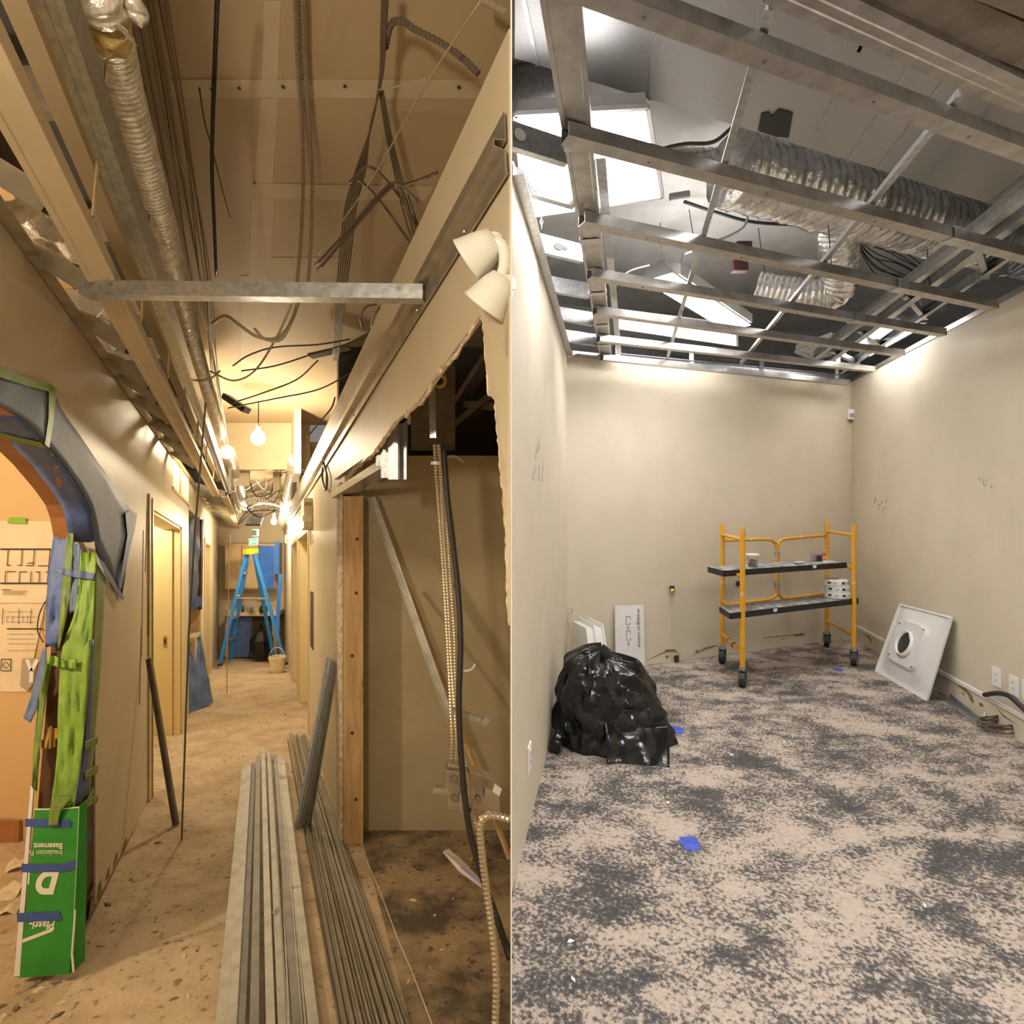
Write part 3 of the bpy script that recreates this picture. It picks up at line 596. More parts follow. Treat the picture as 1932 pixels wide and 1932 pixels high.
def chain(label, p, q):
    n = max(3, int((p - q).length / .022)); mb = MB()
    for i in range(n):
        c = p.lerp(q, (i + .5) / n); x = V((.006, 0, 0)) if i % 2 else V((0, .006, 0)); z = (q - p).normalized() * .013
        ring = [c + x * math.cos(k * math.pi / 4) + z * math.sin(k * math.pi / 4) for k in range(8)]
        mb.tube(ring + ring[:1], .0018, 4, False)
    return put('chain', mb, 'galv', None, label, 'chain')
chain('thin chain holding the near end of the hanging strip light', P(1246, 420, 3.75), P(1248, 497, 3.75))
chain('short chain dangling left of the long stud below the lit panel', P(1020, 388, 2.95), P(1022, 432, 2.95))
# wires in the ceiling space
wire('ceiling_wire', 'pair of grey armoured cables looping behind the lit panel to the foil duct', [P(1236, 285, 3.2), P(1290, 272, 3.2), P(1345, 268, 3.3), P(1384, 238, 3.4)], .011, 'cable')
wire('ceiling_wire', 'looping grey cable hanging right of the middle T-bar', [P(1390, 360, 3.6), P(1410, 390, 3.6), P(1405, 425, 3.6), P(1375, 445, 3.55), P(1330, 462, 3.5)], .008, 'galv')
wire('ceiling_wire', 'dark cables sagging across the grey ceiling behind the grid', [P(1290, 380, 4.2), P(1350, 400, 4.2), P(1430, 420, 4.3), P(1560, 425, 4.4)], .012, 'black')
wire('ceiling_wire', 'white lead hanging from the far end of the strip light', [P(1398, 612, 4.6), P(1385, 628, 4.6), P(1365, 640, 4.6)], .008, 'white')
wire('ceiling_wire', 'cable feeding the near end of the strip light', [P(1280, 500, 3.85), P(1290, 480, 3.85), P(1308, 472, 3.8)], .008, 'galv')
wire('ceiling_wire', 'white loose wire left of the strip light', [P(1165, 528, 4.2), P(1190, 510, 4.2), P(1225, 500, 4.2)], .006, 'white')
for i in range(9):
    e = random.uniform(-14, 14)
    wire('ceiling_wire', 'thin dark wire in the fan of wires right of the flexible duct', [P(1616, 445 + i * 2, 4.3), P(1650, 455 + i * 7 + e * .3, 4.4), P(1700, 480 + i * 6 + e, 4.5), P(1755, 512 + i * 5, 4.6)], .004, 'black', group='wire fan right of the flexible duct')
for i, (u, v0, v1, y) in enumerate(((1555, 285, 505, 3.3), (1603, 305, 400, 3.3), (1742, 345, 560, 3.6), (1765, 345, 440, 3.6), (1672, 395, 480, 3.7), (1300, 395, 470, 3.9), (1431, 430, 520, 4.3))):
    wire('hanger_wire', 'thin hanger wire, number %s from the left over the grid' % ['five', 'six', 'eight', 'nine', 'seven', 'one', 'two'][i] if False else ['thin hanger wire in front of the upright flexible duct', 'thin hanger wire right of the red collar', 'crooked hanger wire above the bulkhead frame on the right', 'slanting hanger wire on the wrapped duct at right',
         'thin hanger wire below the wrapped duct', 'thin hanger wire right of the panel light', 'thin hanger wire left of the bent duct'][i], [P(u, v0, y), P(u + 6, (v0 + v1) / 2, y), P(u + 14, v1, y)], .0028, 'black', cat='wire')
for lab, u, v, y in (('dark red junction box on the grey ceiling above the strip light', 1402, 468, 4.2), ('small dark red junction box right of the strip light', 1395, 503, 4.3), ('dark red junction box right of the flexible duct', 1725, 530, 4.6)):
    c = P(u, v, y); t = thing('junction_box', lab, 'box', c); put('box', MB().box(c, (.055, 0, 0), (0, .03, 0), (0, 0, .04)), 'rust', t, bevel=.004); put('cover', MB().box(c - V((0, .032, 0)), (.05, 0, 0), (0, .002, 0), (0, 0, .036)), 'rust', t)
c = P(1264, 372, 3.6); put('pipe_stub', MB().tube([c, P(1300, 366, 3.6)], .022, 12), 'grey', None, 'short grey pipe stub right of the lit panel', 'pipe')

# ================================================================== RIGHT ROOM: scaffold
fl, bl, fr, br = PF(1401, 1296), PF(1363, 1251), PF(1611, 1255.6), PF(1560, 1220)
t = thing('rolling_scaffold', 'yellow steel rolling scaffold with two black decks by the back wall', 'scaffold', fl)
PR_ = .021
for p in (fl, bl, fr, br):
    put('post', MB().tube([p + UP * .15, p + UP * 1.29], PR_, 12), 'yellow', t, sm=False)
    put('post_socket', MB().tube([p + UP * .135, p + UP * .165], .025, 12), 'galv', t)
    cs = put('caster', MB().tube([p + V((-.02, .012, .062)), p + V((.02, -.012, .062))], .062, 18), 'rubber', t)
    put('caster_fork', MB().box(p + V((-.026, .015, .09)), (.003, 0, 0), (0, .010, 0), (0, 0, .048)).box(p + V((.026, -.015, .09)), (.003, 0, 0), (0, .010, 0), (0, 0, .048)).box(p + V((0, 0, .138)), (.028, 0, 0), (0, .016, 0), (0, 0, .004)), 'screw', cs)
    put('wheel_hub', MB().tube([p + V((-.0235, .014, .062)), p + V((.0235, -.014, .062))], .018, 12), 'galv', cs)
for z in (1.187, .885, .575, .27):
    put('rung', MB().tube([fl + UP * z, bl + UP * z], .016, 10), 'yellow', t); put('rung', MB().tube([fr + UP * z, br + UP * z], .016, 10), 'yellow', t)
nb = V(((br - bl).y, -(br - bl).x, 0)).normalized()
def onb(pts): return [ray_plane(1240 + x / 4.6, 960 + y / 4.6, bl, nb) for x, y in pts]
for nm, q in (('left', [(588, 275), (780, 268), (960, 267), (1010, 285), (1035, 330), (1038, 500), (1036, 720), (1012, 765), (960, 788), (780, 812), (590, 838)]),
              ('right', [(1455, 230), (1280, 245), (1110, 262), (1066, 280), (1050, 325), (1045, 500), (1046, 715), (1066, 755), (1110, 776), (1280, 757), (1455, 735)])):
    put('guard_frame', MB().tube(smooth_path(onb(q), 6), .016, 10), 'yellow', t, sm=True)
put('guard_hinge', MB().tube(onb([(1041, 640), (1041, 690)]), .03, 10), 'galv', t); put('guard_hinge', MB().tube(onb([(1041, 370), (1041, 400)]), .026, 10), 'galv', t)
def deck(zt, a, b, wv, lip=.048):
    p0, p1 = PZ(*a, zt), PZ(*b, zt); w = V(wv)
    dk = put('deck', MB().hexa([p0 - UP * .006, p1 - UP * .006, p1 + w - UP * .006, p0 + w - UP * .006], [p0, p1, p1 + w, p0 + w]), 'deck', t)
    f = V((0, -.003, 0)); dn = (p1 - p0).normalized(); n = V((dn.y, -dn.x, 0))
    put('deck_edge', MB().hexa([p0 + n * .004 - UP * lip, p1 + n * .004 - UP * lip, p1 - UP * lip, p0 - UP * lip], [p0 + n * .004 + UP * .002, p1 + n * .004 + UP * .002, p1 + UP * .002, p0 + UP * .002]), 'deckside', dk)
    put('deck_edge', MB().hexa([p0 + w - n * .004 - UP * lip, p1 + w - n * .004 - UP * lip, p1 + w - UP * lip, p0 + w - UP * lip], [p0 + w, p1 + w, p1 + w + n * .004, p0 + w + n * .004]), 'deckside', dk)
    for q, s in ((p0, -1), (p1, 1)): put('deck_end', MB().hexa([q - UP * lip, q + dn * .004 * s - UP * lip, q + w + dn * .004 * s - UP * lip, q + w - UP * lip], [q, q + dn * .004 * s, q + w + dn * .004 * s, q + w]), 'deckside', dk)
    return p0, p1, w, dk, n
u0, u1, uw, udk, un = deck(.925, (1366, 1077), (1597, 1061.5), (-.03, .30, 0))
l0, l1, lw, ldk, ln_ = deck(.605, (1378, 1157), (1619, 1129), (.02, .30, 0))
for (q0, q1, f, dk, n) in ((u0, u1, .71, udk, un), (l0, l1, .315, ldk, ln_)):
    c = q0.lerp(q1, f) + n * .006; dn = (q1 - q0).normalized(); put('tag_sticker', MB().slab([c + dn * a + UP * b for a, b in ((-.024, -.002), (.024, -.002), (.018, -.03), (-.018, -.03))], n * .002), 'white', dk)
put('cable_tie', MB().tube([bl.lerp(fl, .35) + UP * .27 + V((math.cos(k) * .02, 0, math.sin(k) * .02)) for k in (0, 1, 2, 3, 4, 5, 6.28)], .004, 5), 'redcap', t)
put('cable_tie', MB().tube([bl.lerp(fl, .6) + UP * .27 + V((math.cos(k) * .02, 0, math.sin(k) * .02)) for k in (0, 1, 2, 3, 4, 5, 6.28)], .005, 5), 'black', t)
# things on decks
def ond(u, v, z): return PZ(u, v, z)
c = ond(1420, 1070, .925); t = thing('screw_tub', 'clear plastic tub of screws on the upper scaffold deck', 'tub', c)
put('tub', MB().lathe(c, [(.040, .001), (.046, .05), (.050, .105), (.047, .105), (.043, .05), (.038, .004)], 20), 'clear', t, sm=True); put('rim', MB().lathe(c + UP * .10, [(.05, 0), (.056, .002), (.056, .014), (.05, .016)], 20), 'white', t)
mb = MB()
for i in range(90):
    p = c + V((random.uniform(-.028, .028), random.uniform(-.028, .028), random.uniform(.01, .066))); dd = V((random.uniform(-1, 1), random.uniform(-1, 1), random.uniform(-1, 1))).normalized() * .012
    mb.tube([p - dd, p + dd], [.0022, .004], 5)
put('screws', mb, 'screw', t, kind='stuff')
def tape_roll(lab, c, r, h):
    t = thing('joint_tape_roll', lab, 'tape roll', c, 'stacked joint tape rolls')
    put('roll', MB().lathe(c, [(r - .006, 0), (r, .004), (r, h - .004), (r - .006, h), (.032, h), (.030, h - .01)], 32), 'white', t, sm=False)
    put('core', MB().lathe(c + UP * (h + .0005), [(.030, 0), (.03, .0012)], 20), 'grey', t)
    for k in range(5):
        th = -2.55 + k * .5 + random.uniform(-.1, .1); x = V((math.cos(th), math.sin(th), 0)); y = V((-x.y, x.x, 0))
        put('printed_mark', MB().box(c + x * (r + .0006) + UP * h * .55, y * .014, x * .0006, UP * (.002 if k % 2 else .009) ), 'ink', t)
        put('printed_line', MB().box(c + x * (r + .0006) + UP * h * .35, y * .02, x * .0006, UP * .0012), 'ink', t)
c = ond(1580, 1127, .607)
tape_roll('white joint tape roll at the bottom of the stack on the lower deck', c, .112, .058); tape_roll('white joint tape roll in the middle of the stack on the lower deck', c + V((-.004, 0, .059)), .106, .054); tape_roll('white joint tape roll on top of the stack on the lower deck', c + V((-.016, .004, .114)), .108, .056)
c = ond(1541, 1058, .925); x = E1 * .065; y = E2 * .05
t = thing('fastener_box', 'black clear-lidded fastener box with orange label on the upper deck', 'box', c)
put('box_body', MB().box(c + UP * .034, x, y, UP * .033), 'grey', t, bevel=.004); put('lid', MB().box(c + UP * .074, x * 1.04, y * 1.04, UP * .007), 'clear', t)
put('orange_label', MB().box(c + UP * .045 + NB * .0505 + E1 * .036, E1 * .027, NB * .001, UP * .034), 'orange', t)
put('dark_label', MB().box(c + UP * .03 + NB * .0505 - E1 * .028, E1 * .034, NB * .001, UP * .026), 'ink', t)
text('label_lettering', 'DX', 'white', t, c + UP * .022 + NB * .0525 + E1 * .012, E1, UP, .038, .001)
c = ond(1508, 1064, .925); t = thing('screw_tray', 'small pale blister tray lying on the upper deck', 'tray', c); put('tray', MB().box(c + UP * .008, E1 * .06, E2 * .035, UP * .008), 'clear', t, bevel=.003); put('inner_card', MB().box(c + UP * .018, E1 * .052, E2 * .028, UP * .003), 'white', t)
c = ond(1562, 1062, .925); t = thing('sandpaper_pad', 'white flat pad on the right end of the upper deck', 'pad', c); put('pad', MB().box(c + UP * .008, E1 * .055, E2 * .04, UP * .007), 'white', t, bevel=.002); put('strap', MB().box(c + UP * .0165 + E1 * .02, E1 * .006, E2 * .041, UP * .0016), 'grey', t)
c = ond(1446, 1064, .925); put('nail_strip', MB().bar(c + UP * .004 + E1 * .08, c + UP * .004 + E1 * .17 + E2 * .02, .006, .006).bar(c + UP * .008 + E1 * .15, c + UP * .01 + E1 * .19, .004, .004), 'whitem', None, 'thin white scrap strip on the upper deck', 'scrap')

# ================================================================== RIGHT ROOM: things along the walls
# clear sheet against back wall
q = [PB(1265, 1246, .03), PB(1393, 1232, .03), PB(1392, 1101, .012), PB(1267, 1110, .012)]
for i in (0, 1): q[i].z = .004
t = thing('clear_sheet', 'clear acrylic sheet with corner clips leaning on the back wall', 'sheet', q[0]); put('sheet', MB().slab(q, NB * .006), 'glass', t)
for p in (q[2], q[3]): put('clip', MB().box(p + NB * .008, E1 * .022, NB * .010, UP * .024), 'ink', t, bevel=.003)
put('clip', MB().box(q[0] + E1 * .06 + NB * .012 + UP * .03, E1 * .022, NB * .008, UP * .03), 'ink', t)
put('standoff_knob', MB().lathe(q[3] + NB * .018 - UP * .025 - E1 * .01, [(.028, 0), (.028, .012), (.018, .03), (.0, .03)], 16, NB), 'brass', t)
# gypsum scrap with writing
q = [PB(1161, 1262, .10), PB(1215, 1258, .10), PB(1213, 1141, .015), PB(1159, 1143, .015)]
for i in (0, 1): q[i].z = .004
t = thing('gypsum_offcut', 'white gypsum board offcut with pencil writing leaning on the back wall', 'board', q[0]); nn = (q[1] - q[0]).cross(q[3] - q[0]).normalized(); nn = nn if nn.y < 0 else -nn
put('board', MB().slab(q, nn * .012), 'whitem', t)
xr, yr = (q[1] - q[0]), (q[3] - q[0])
def onq(a, b): return q[0] + xr * a + yr * b + nn * .0125
text('handwriting', 'of sizing or volume', 'ink', t, onq(.78, .93), -yr, xr, .044, 0, .0005, .2)
for b0, b1 in ((.82, .70), (.60, .46)):
    mb = MB()
    for (a, b), (c_, d_) in (((.38, b0), (.52, b0)), ((.52, b0), (.52, b0 - .05)), ((.38, b0), (.38, b1)), ((.38, b1), (.52, b1)), ((.52, b1), (.52, b1 + .03))): mb.bar(onq(a, b), onq(c_, d_), .004, .001, nn)
    put('pencil_bracket', mb, 'ink', t)
text('handwriting', 'in', 'ink', t, onq(.40, .67), -yr, xr, .045); text('handwriting', 'in', 'ink', t, onq(.40, .43), -yr, xr, .045)
# two white troffer lids leaning in the corner
for i, (us, lab) in enumerate((((1073, 1172, 1088, 1168, 1101, 1262, 1083, 1262), 'white metal light housing leaning in the left corner, nearer the wall'), ((1086, 1172, 1104, 1150, 1120, 1262, 1102, 1262), 'white metal light housing leaning in the left corner, in front'))):
    base = PF(1094 + i * 18, 1300); top = P(1080 + i * 16, 1170, base.y + .28); dn = (top - base).normalized(); sdv = (E1 * .4 - E2 * .9).normalized()
    t = thing('light_housing', lab, 'light housing', base); n2 = dn.cross(sdv).normalized()
    put('pan', MB().hexa([base, base + sdv * .30, base + sdv * .30 + n2 * .06, base + n2 * .06], [p + dn * .56 for p in (base, base + sdv * .30, base + sdv * .30 + n2 * .06, base + n2 * .06)]), 'whitem', t)
    put('flange', MB().hexa([p - dn * .02 for p in (base - sdv * .02 + n2 * .06, base + sdv * .32 + n2 * .06, base + sdv * .32 + n2 * .068, base - sdv * .02 + n2 * .068)], [p + dn * .60 for p in (base - sdv * .02 + n2 * .06, base + sdv * .32 + n2 * .06, base + sdv * .32 + n2 * .068, base - sdv * .02 + n2 * .068)]), 'white', t)
c = P(1074, 1152, 5.0); put('wire_hook', MB().tube([c + V((.03 * math.cos(k), 0, .035 * math.sin(k))) for k in (-2.2, -1, 0, 1, 2, 3.0, 3.7)] + [c + V((-.005, 0, -.14))], .0035, 6), 'brass', None, 'bent wire hook standing above the white light housings', 'hook')
# black bag
bc = PF(1160, 1412); bc = V((bc.x, bc.y + .14, 0)); mb = MB(); nt_, ns = 60, 150; HH = .545
def ridge(x): return 1 - abs((x % 1.0) * 2 - 1)
for j in range(nt_ + 1):
    tt = j / nt_; z = HH * (1 - (1 - tt) ** 1.25)
    pr = 1.03 - .10 * tt - .42 * tt ** 2.2 - .48 * max(0, tt - .78) / .22 * max(0, tt - .78) / .22
    for i in range(ns):
        th = 2 * math.pi * i / ns; x, y = math.cos(th), math.sin(th); p = V((x, y, tt * 1.6))
        sq = (abs(x) ** 2.8 + abs(y) ** 2.8) ** (-1 / 2.8)
        w = .35 * noise.noise(V((x * 1.2, y * 1.2, tt * 1.5)))
        fold = (ridge(th * 1.15 + w + .25 * tt) ** 2 - .35) * (.03 + .13 * tt) + (ridge(th * 2.7 - .5 * tt + w * 2 + .3) ** 2 - .35) * .05 + (ridge(tt * 2.2 + .8 * noise.noise(p * 1.6 + V((3, 0, 0))) + th * .25) - .5) * .05
        cr = (abs(noise.noise(p * 1.9 + V((4, 1, 0)))) - .22) * .20 + (abs(noise.noise(p * 4.6)) - .2) * .06
        rx = .325 * pr * (1 + .10 * max(0, x) * (1 - tt)); ry = .26 * pr; k = sq ** .5 * (1 + cr + fold)
        mb.v.append(bc + V((x * rx * k - .05 * tt, y * ry * k + .02 * tt, z + tt * (.05 * noise.noise(p * 2.0 + V((9, 9, 9))) + .05 * math.cos(th - 2.4)))))
for j in range(nt_):
    for i in range(ns):
        a = j * ns + i; b = j * ns + (i + 1) % ns; mb.f.append((a, b, b + ns, a + ns))
mb.f.append(tuple(range(ns - 1, -1, -1))); mb.f.append(tuple(nt_ * ns + i for i in range(ns)))
for p in mb.v: p.z = max(p.z, .0)
t = thing('rubbish_bag', 'crumpled black plastic rubbish bag on the floor by the left wall', 'bag', bc)
put('bag_body', mb, 'bag', t)
put('bag_skirt', MB().sheet(PF(1150, 1452), PF(1263, 1448), P(1262, 1372, 3.50), P(1140, 1360, 3.44), 26, 18, .07, 5, .003, 3), 'bag', t, sm=True)
mp = [P(1064, 1292, 3.62), P(1072, 1262, 3.62), P(1108, 1226, 3.64), P(1112, 1262, 3.52), P(1110, 1310, 3.48), P(1088, 1302, 3.55)]
put('bag_mouth', MB().tube(smooth_path(mp + mp[:1], 5), [.007 + .003 * math.sin(i) for i in range(31)], 7), 'bag', t)
put('bag_tail', MB().tube(smooth_path([P(1045, 1418, 3.45), P(1052, 1392, 3.5), P(1066, 1376, 3.52), P(1082, 1372, 3.5)], 6), [.03 + .012 * abs(math.sin(i * 1.7)) for i in range(19)], 9), 'bag', t)
# ceiling diffuser leaning on right wall
tl, tr, brr, bll = PR(1700, 1141, .03), PR(1797, 1166, .03), PF(1750, 1322), PF(1654, 1266)
t = thing('ceiling_diffuser', 'white square ceiling diffuser with a round collar leaning on the right wall', 'diffuser', bll)
nn = (brr - bll).cross(tl - bll).normalized(); nn = nn if nn.x < 0 else -nn
def dq(a, b, o=0.0): return (bll * (1 - a) + brr * a) * (1 - b) + (tl * (1 - a) + tr * a) * b + nn * o
mb = MB(); G = 60
for j in range(G + 1):
    for i in range(G + 1):
        a, b = i / G, j / G; x, y = abs(a - .5) * 2, abs(b - .52) * 2; m = (x ** 5 + y ** 5) ** .2
        mb.v.append(dq(a, b, .026 * min(1, max(0, (.60 - m) / .035)) + .034 * min(1, max(0, 1 - (m - .58) / .37))))
for j in range(G):
    for i in range(G): a = j * (G + 1) + i; mb.f.append((a, a + 1, a + G + 2, a + G + 1))
put('pan', mb, 'whitem', t, sm=False)
for (a, b), (c_, d_) in (((0, 0), (1, 0)), ((1, 0), (1, 1)), ((1, 1), (0, 1)), ((0, 1), (0, 0))): put('rim', MB().bar(dq(a, b, .006), dq(c_, d_, .006), .016, .016, nn), 'white', t)
cc = dq(.5, .52, .061); rr_ = .10
put('collar', MB().lathe(cc, [(rr_ + .022, 0), (rr_ + .006, .004), (rr_, .024), (rr_ - .006, .024), (rr_ - .008, .001)], 30, nn), 'white', t, sm=True); put('collar_opening', MB().lathe(cc + nn * .002, [(rr_ - .007, 0), (rr_ - .007, .0015)], 30, nn), 'rubber', t)
for a, b in ((.27, .74), (.74, .76), (.27, .30), (.73, .28)): put('screw_slot', MB().box(dq(a, b, .062), (brr - bll).normalized() * .012, (tl - bll).normalized() * .004, nn * .001), 'ink', t)
# wall outlets
def outlet(lab, u, v, wall, f, n, e):
    c = f(u, v, .004); t = thing('wall_outlet', lab, 'outlet', c); sz = .048
    put('plate', MB().box(c, e * .046, n * .004, UP * .062), 'white', t, bevel=.003); put('insert', MB().box(c + n * .005, e * .022, n * .002, UP * .042), 'white', t)
    for dz in (.02, -.02):
        for dx in (-.008, .008): put('slot', MB().box(c + n * .0075 + e * dx + UP * dz, e * .002, n * .0006, UP * .007), 'grey', t)
outlet('white wall outlet above the baseboard strip, left one of the pair', 1880, 1278, 'R', PR, NR, E2); outlet('white wall outlet above the black hose end, beside the first', 1913, 1294, 'R', PR, NR, E2)
outlet('white wall plate cut by the right edge of the photo', 1938, 1305, 'R', PR, NR, E2); outlet('white wall outlet low on the left wall by the bag', 999, 1430, 'L', PL, NL, EL)
c = PB(1605, 782, .03); t = thing('motion_sensor', 'small white motion sensor high in the right corner', 'sensor', c); ee = (E1 * .7 + E2 * -.7).normalized()
put('sensor_body', MB().box(c, V((.032, 0, 0)), V((0, .02, 0)), UP * .055), 'white', t, bevel=.008); put('lens', MB().box(c - V((0, .021, .012)), V((.022, 0, 0)), V((0, .003, 0)), UP * .022), 'grey', t, bevel=.002)
# floor items at right
p0, p1 = PF(1778, 1312), PF(1852, 1372); put('metal_angle', MB().prof(p0 + UP * .003, p1 + UP * .003, opened([(-.03, .03), (-.03, 0), (.03, 0)], .002)), 'galv', None, 'grey steel angle lying on the floor below the diffuser', 'metal angle')
ctr = PF(1900, 1380); cp = []
for i in range(150):
    th = i * .31; r_ = .11 + .035 * math.sin(i * .63); cp.append(ctr + V((r_ * 1.35 * math.cos(th), r_ * .8 * math.sin(th), .02 + .02 * (1 + math.sin(i * .37)) + i * .0002)))
put('wire_coil', MB().tube(cp, .005, 5), 'cable', None, 'tangled coil of grey wire on the floor by the right wall', 'wire coil', sm=True)
for i, r_ in enumerate((.05, .06)):
    put('wire_offcut', MB().tube([PF(1872, 1362) + V((r_ * math.cos(k * .3), .03 * math.sin(k * .3), .03 + r_ * .6 * math.sin(k * .3 + i))) for k in range(20)], .0035, 5), 'white', None, 'white wire loop on the tangled coil', 'wire', 'white wire loops', sm=True)
hp = [PR(1858, 1311, .03), PR(1880, 1308, .06), PR(1902, 1312, .08), PR(1922, 1328, .08), PR(1945, 1350, .08)]
wire('black_hose', 'thick black cable end sticking out over the baseboard strip', hp, .016, 'black', n=10)
# floor marks and crumbs
def patch(lab, u, v, r, m='bluepaint', n=22, seed=0):
    c = PF(u, v) + UP * .0005; mb = MB(); mb.v.append(c + UP * .002)
    for i in range(n):
        th = 2 * math.pi * i / n; k = 1 + .5 * noise.noise(V((math.cos(th) * 2, math.sin(th) * 2, seed))); mb.v.append(c + V((math.cos(th) * r * k, math.sin(th) * r * k * 1.25, .0012)))
    mb.f = [(0, 1 + i, 1 + (i + 1) % n) for i in range(n)]
    return put('chalk_patch', mb, m, None, lab, 'chalk mark')
patch('blue chalk splash in the middle of the floor', 1302, 1592, .045, seed=1); patch('small blue scrap on the floor right of the scaffold', 1580, 1264, .038, seed=3); patch('faint blue chalk smear right of the rubbish bag', 1276, 1378, .055, seed=5)
for i, (u, v) in enumerate(((1076, 1778), (1082, 1850), (1559, 1614), (1612, 1470), (1480, 1400), (1260, 1515), (1380, 1425), (1700, 1440), (1830, 1560), (1745, 1710))):
    c = PF(u, v); a = random.uniform(0, 3); x = V((math.cos(a), math.sin(a), 0)); y = V((-x.y, x.x, 0))
    put('floor_scrap', MB().slab([c + x * .016 + UP * .001, c + y * .008 + UP * .006, c - x * .012 + UP * .001, c - y * .006 + UP * .002], UP * .002), 'white', None, 'tiny white scrap on the mottled floor', 'scrap', 'white scraps on the mottled floor')
# ================================================================== CORRIDOR: lamps
def work_bulb(label, c, power, soft=.05, mm='bulb', k=1.0):
    t = thing('bare_bulb', label, 'bulb', c)
    put('glass_bulb', MB().lathe(c, [(r_ * k, h_ * k if h_ < 0 else h_) for r_, h_ in ((.004, -.06), (.026, -.052), (.04, -.028), (.042, -.005), (.034, .02), (.018, .05), (.012, .06))], 18), mm, t, sm=True)
    put('socket', MB().lathe(c + V((0, 0, .06)), [(.02, 0), (.022, .02), (.02, .05), (.008, .06)], 14), 'white', t, sm=True)
    put('lead', MB().tube([c + V((0, 0, .11)), c + V((.004, 0, .2)), c + V((0, .01, .32))], .005, 6), 'black', t)
    lamp('bulb_light', c - V((0, 0, .06 * k + .06)), power, WARM, soft); return t
work_bulb('glaring bare work bulb hanging in the middle of the corridor', P(487, 822, 5.6), 75, k=1.55)  # globe enlarged to stand in for the bulb's glare
work_bulb('bare work bulb in the plan room, left of view', L(-2.3, 1.35, 2.25), 105, soft=.08)
work_bulb('bare work bulb over the near end of the corridor, behind the viewpoint', V((-.62, -.4, 2.1)), 92, soft=.09)  # lamp added out of view to brighten the near walls and framing
work_bulb('bare work bulb inside the room behind the first left door', L(-1.5, 4.9, 2.2), 45)
work_bulb('bare work bulb at the far end of the corridor ceiling', L(.25, 8.9, 2.33), 85)  # lamp added to brighten the end wall and cabinets

# ================================================================== CORRIDOR: arch and masked jamb
ja, jb, jc = L(-.9, 2.585, 1.6), L(-.7, 2.585, 1.6), L(-.9, 2.175, 0); NJ = (jb - ja).cross(jc - ja).normalized(); NJ = NJ if NJ.y < 0 else -NJ
def JP(u, v, off=0.0): return ray_plane(u, v, ja + NJ * off, NJ)
def jpoly(name, pts, off, m, parent, th=.002, label=None): return put(name, MB().slab([JP(u, v, off) for u, v in pts], NJ * -th), m, parent, label)
def grow(a, b, n): return [tuple(x + (y - x) * i / n for x, y in zip(a, b)) for i in range(n + 1)]
def ribbon(name, left, right, off, m, parent, amp=.006, seed=0, nu=5, plane=None, k=5):     # strip between two traced edges, softly wrinkled
    f = plane or (lambda u, v, o: JP(u, v, o)); 
    def samp(e):
        e3 = smooth_path([V((x, y, 0)) for x, y in e], k); n = 24
        ln = [0]
        for a, b in zip(e3, e3[1:]): ln.append(ln[-1] + (b - a).length)
        out = []
        for i in range(n + 1):
            d = ln[-1] * i / n; j = max(q for q in range(len(ln)) if ln[q] <= d + 1e-6); j = min(j, len(e3) - 2); out.append(e3[j].lerp(e3[j + 1], min(1, (d - ln[j]) / max(ln[j + 1] - ln[j], 1e-6))))
        return out
    A, B = samp(left), samp(right); mb = MB(); w = nu + 1
    for a, b in zip(A, B):
        for i in range(w):
            q = a.lerp(b, i / nu); o = off + amp * noise.noise(V((q.x * .09, q.y * .022, seed))) + amp * .5 * noise.noise(V((q.x * .25, q.y * .05, seed + 5))); mb.v.append(f(q.x, q.y, o))
    for j in range(len(A) - 1):
        for i in range(nu): c = j * w + i; mb.f.append((c, c + 1, c + w + 1, c + w))
    o = put(name, mb, m, parent, sm=True); md = o.modifiers.new('thickness', 'SOLIDIFY'); md.thickness = .0015; return o
t = thing('masked_door_post', 'door post of the arch wrapped in green and blue masking tape', 'door post', L(-.8, 2.3, 0))
put('post_core', MB().hexa([L(-.885, 2.21, 0), L(-.755, 2.21, 0), L(-.735, 2.6, 0), L(-.885, 2.6, 0)], [L(-.885, 2.585, 1.55), L(-.735, 2.585, 1.55), L(-.735, 2.6, 1.55), L(-.885, 2.6, 1.55)]), 'brown', t)
put('corner_bead', MB().slab([JP(u, v, .004) for u, v in ((58, 1480), (63, 1490), (37, 1842), (26, 1842))], NJ * -.006), 'white', t)
ribbon('blue_film', [(105, 990), (97, 1040), (90, 1100), (85, 1222)], [(129, 998), (126, 1080), (115, 1190), (108, 1217)], .012, 'blue', t, .014, 1)
ribbon('lavender_film', [(80, 1224), (62, 1300), (44, 1354)], [(88, 1222), (86, 1260), (72, 1330), (58, 1364)], .013, 'bluegrey', t, .01, 2)
ribbon('green_tape_strip', [(128, 998), (121, 1070), (115, 1140), (109, 1222)], [(140, 996), (136, 1080), (129, 1150), (112, 1224)], .024, 'greend', t, .012, 3)
ribbon('blue_tape_strip', [(140, 1026), (134, 1090), (131, 1157)], [(153, 1028), (150, 1090), (146, 1152)], .020, 'bluegrey', t, .008, 4)
ribbon('green_tape_sheet', [(152, 1042), (142, 1150), (118, 1222), (110, 1320), (108, 1420), (96, 1522)], [(182, 1043), (176, 1180), (163, 1340), (150, 1470), (140, 1528)], .028, 'green', t, .022, 5, 10)
ribbon('green_tape_strip', [(89, 1240), (75, 1310), (66, 1380), (60, 1484)], [(98, 1250), (86, 1330), (77, 1400), (70, 1494)], .022, 'greend', t, .02, 6)
ribbon('twisted_tape', [(88, 1239), (102, 1237), (120, 1246), (146, 1244)], [(89, 1252), (100, 1256), (118, 1260), (143, 1263)], .045, 'green', t, .02, 7)
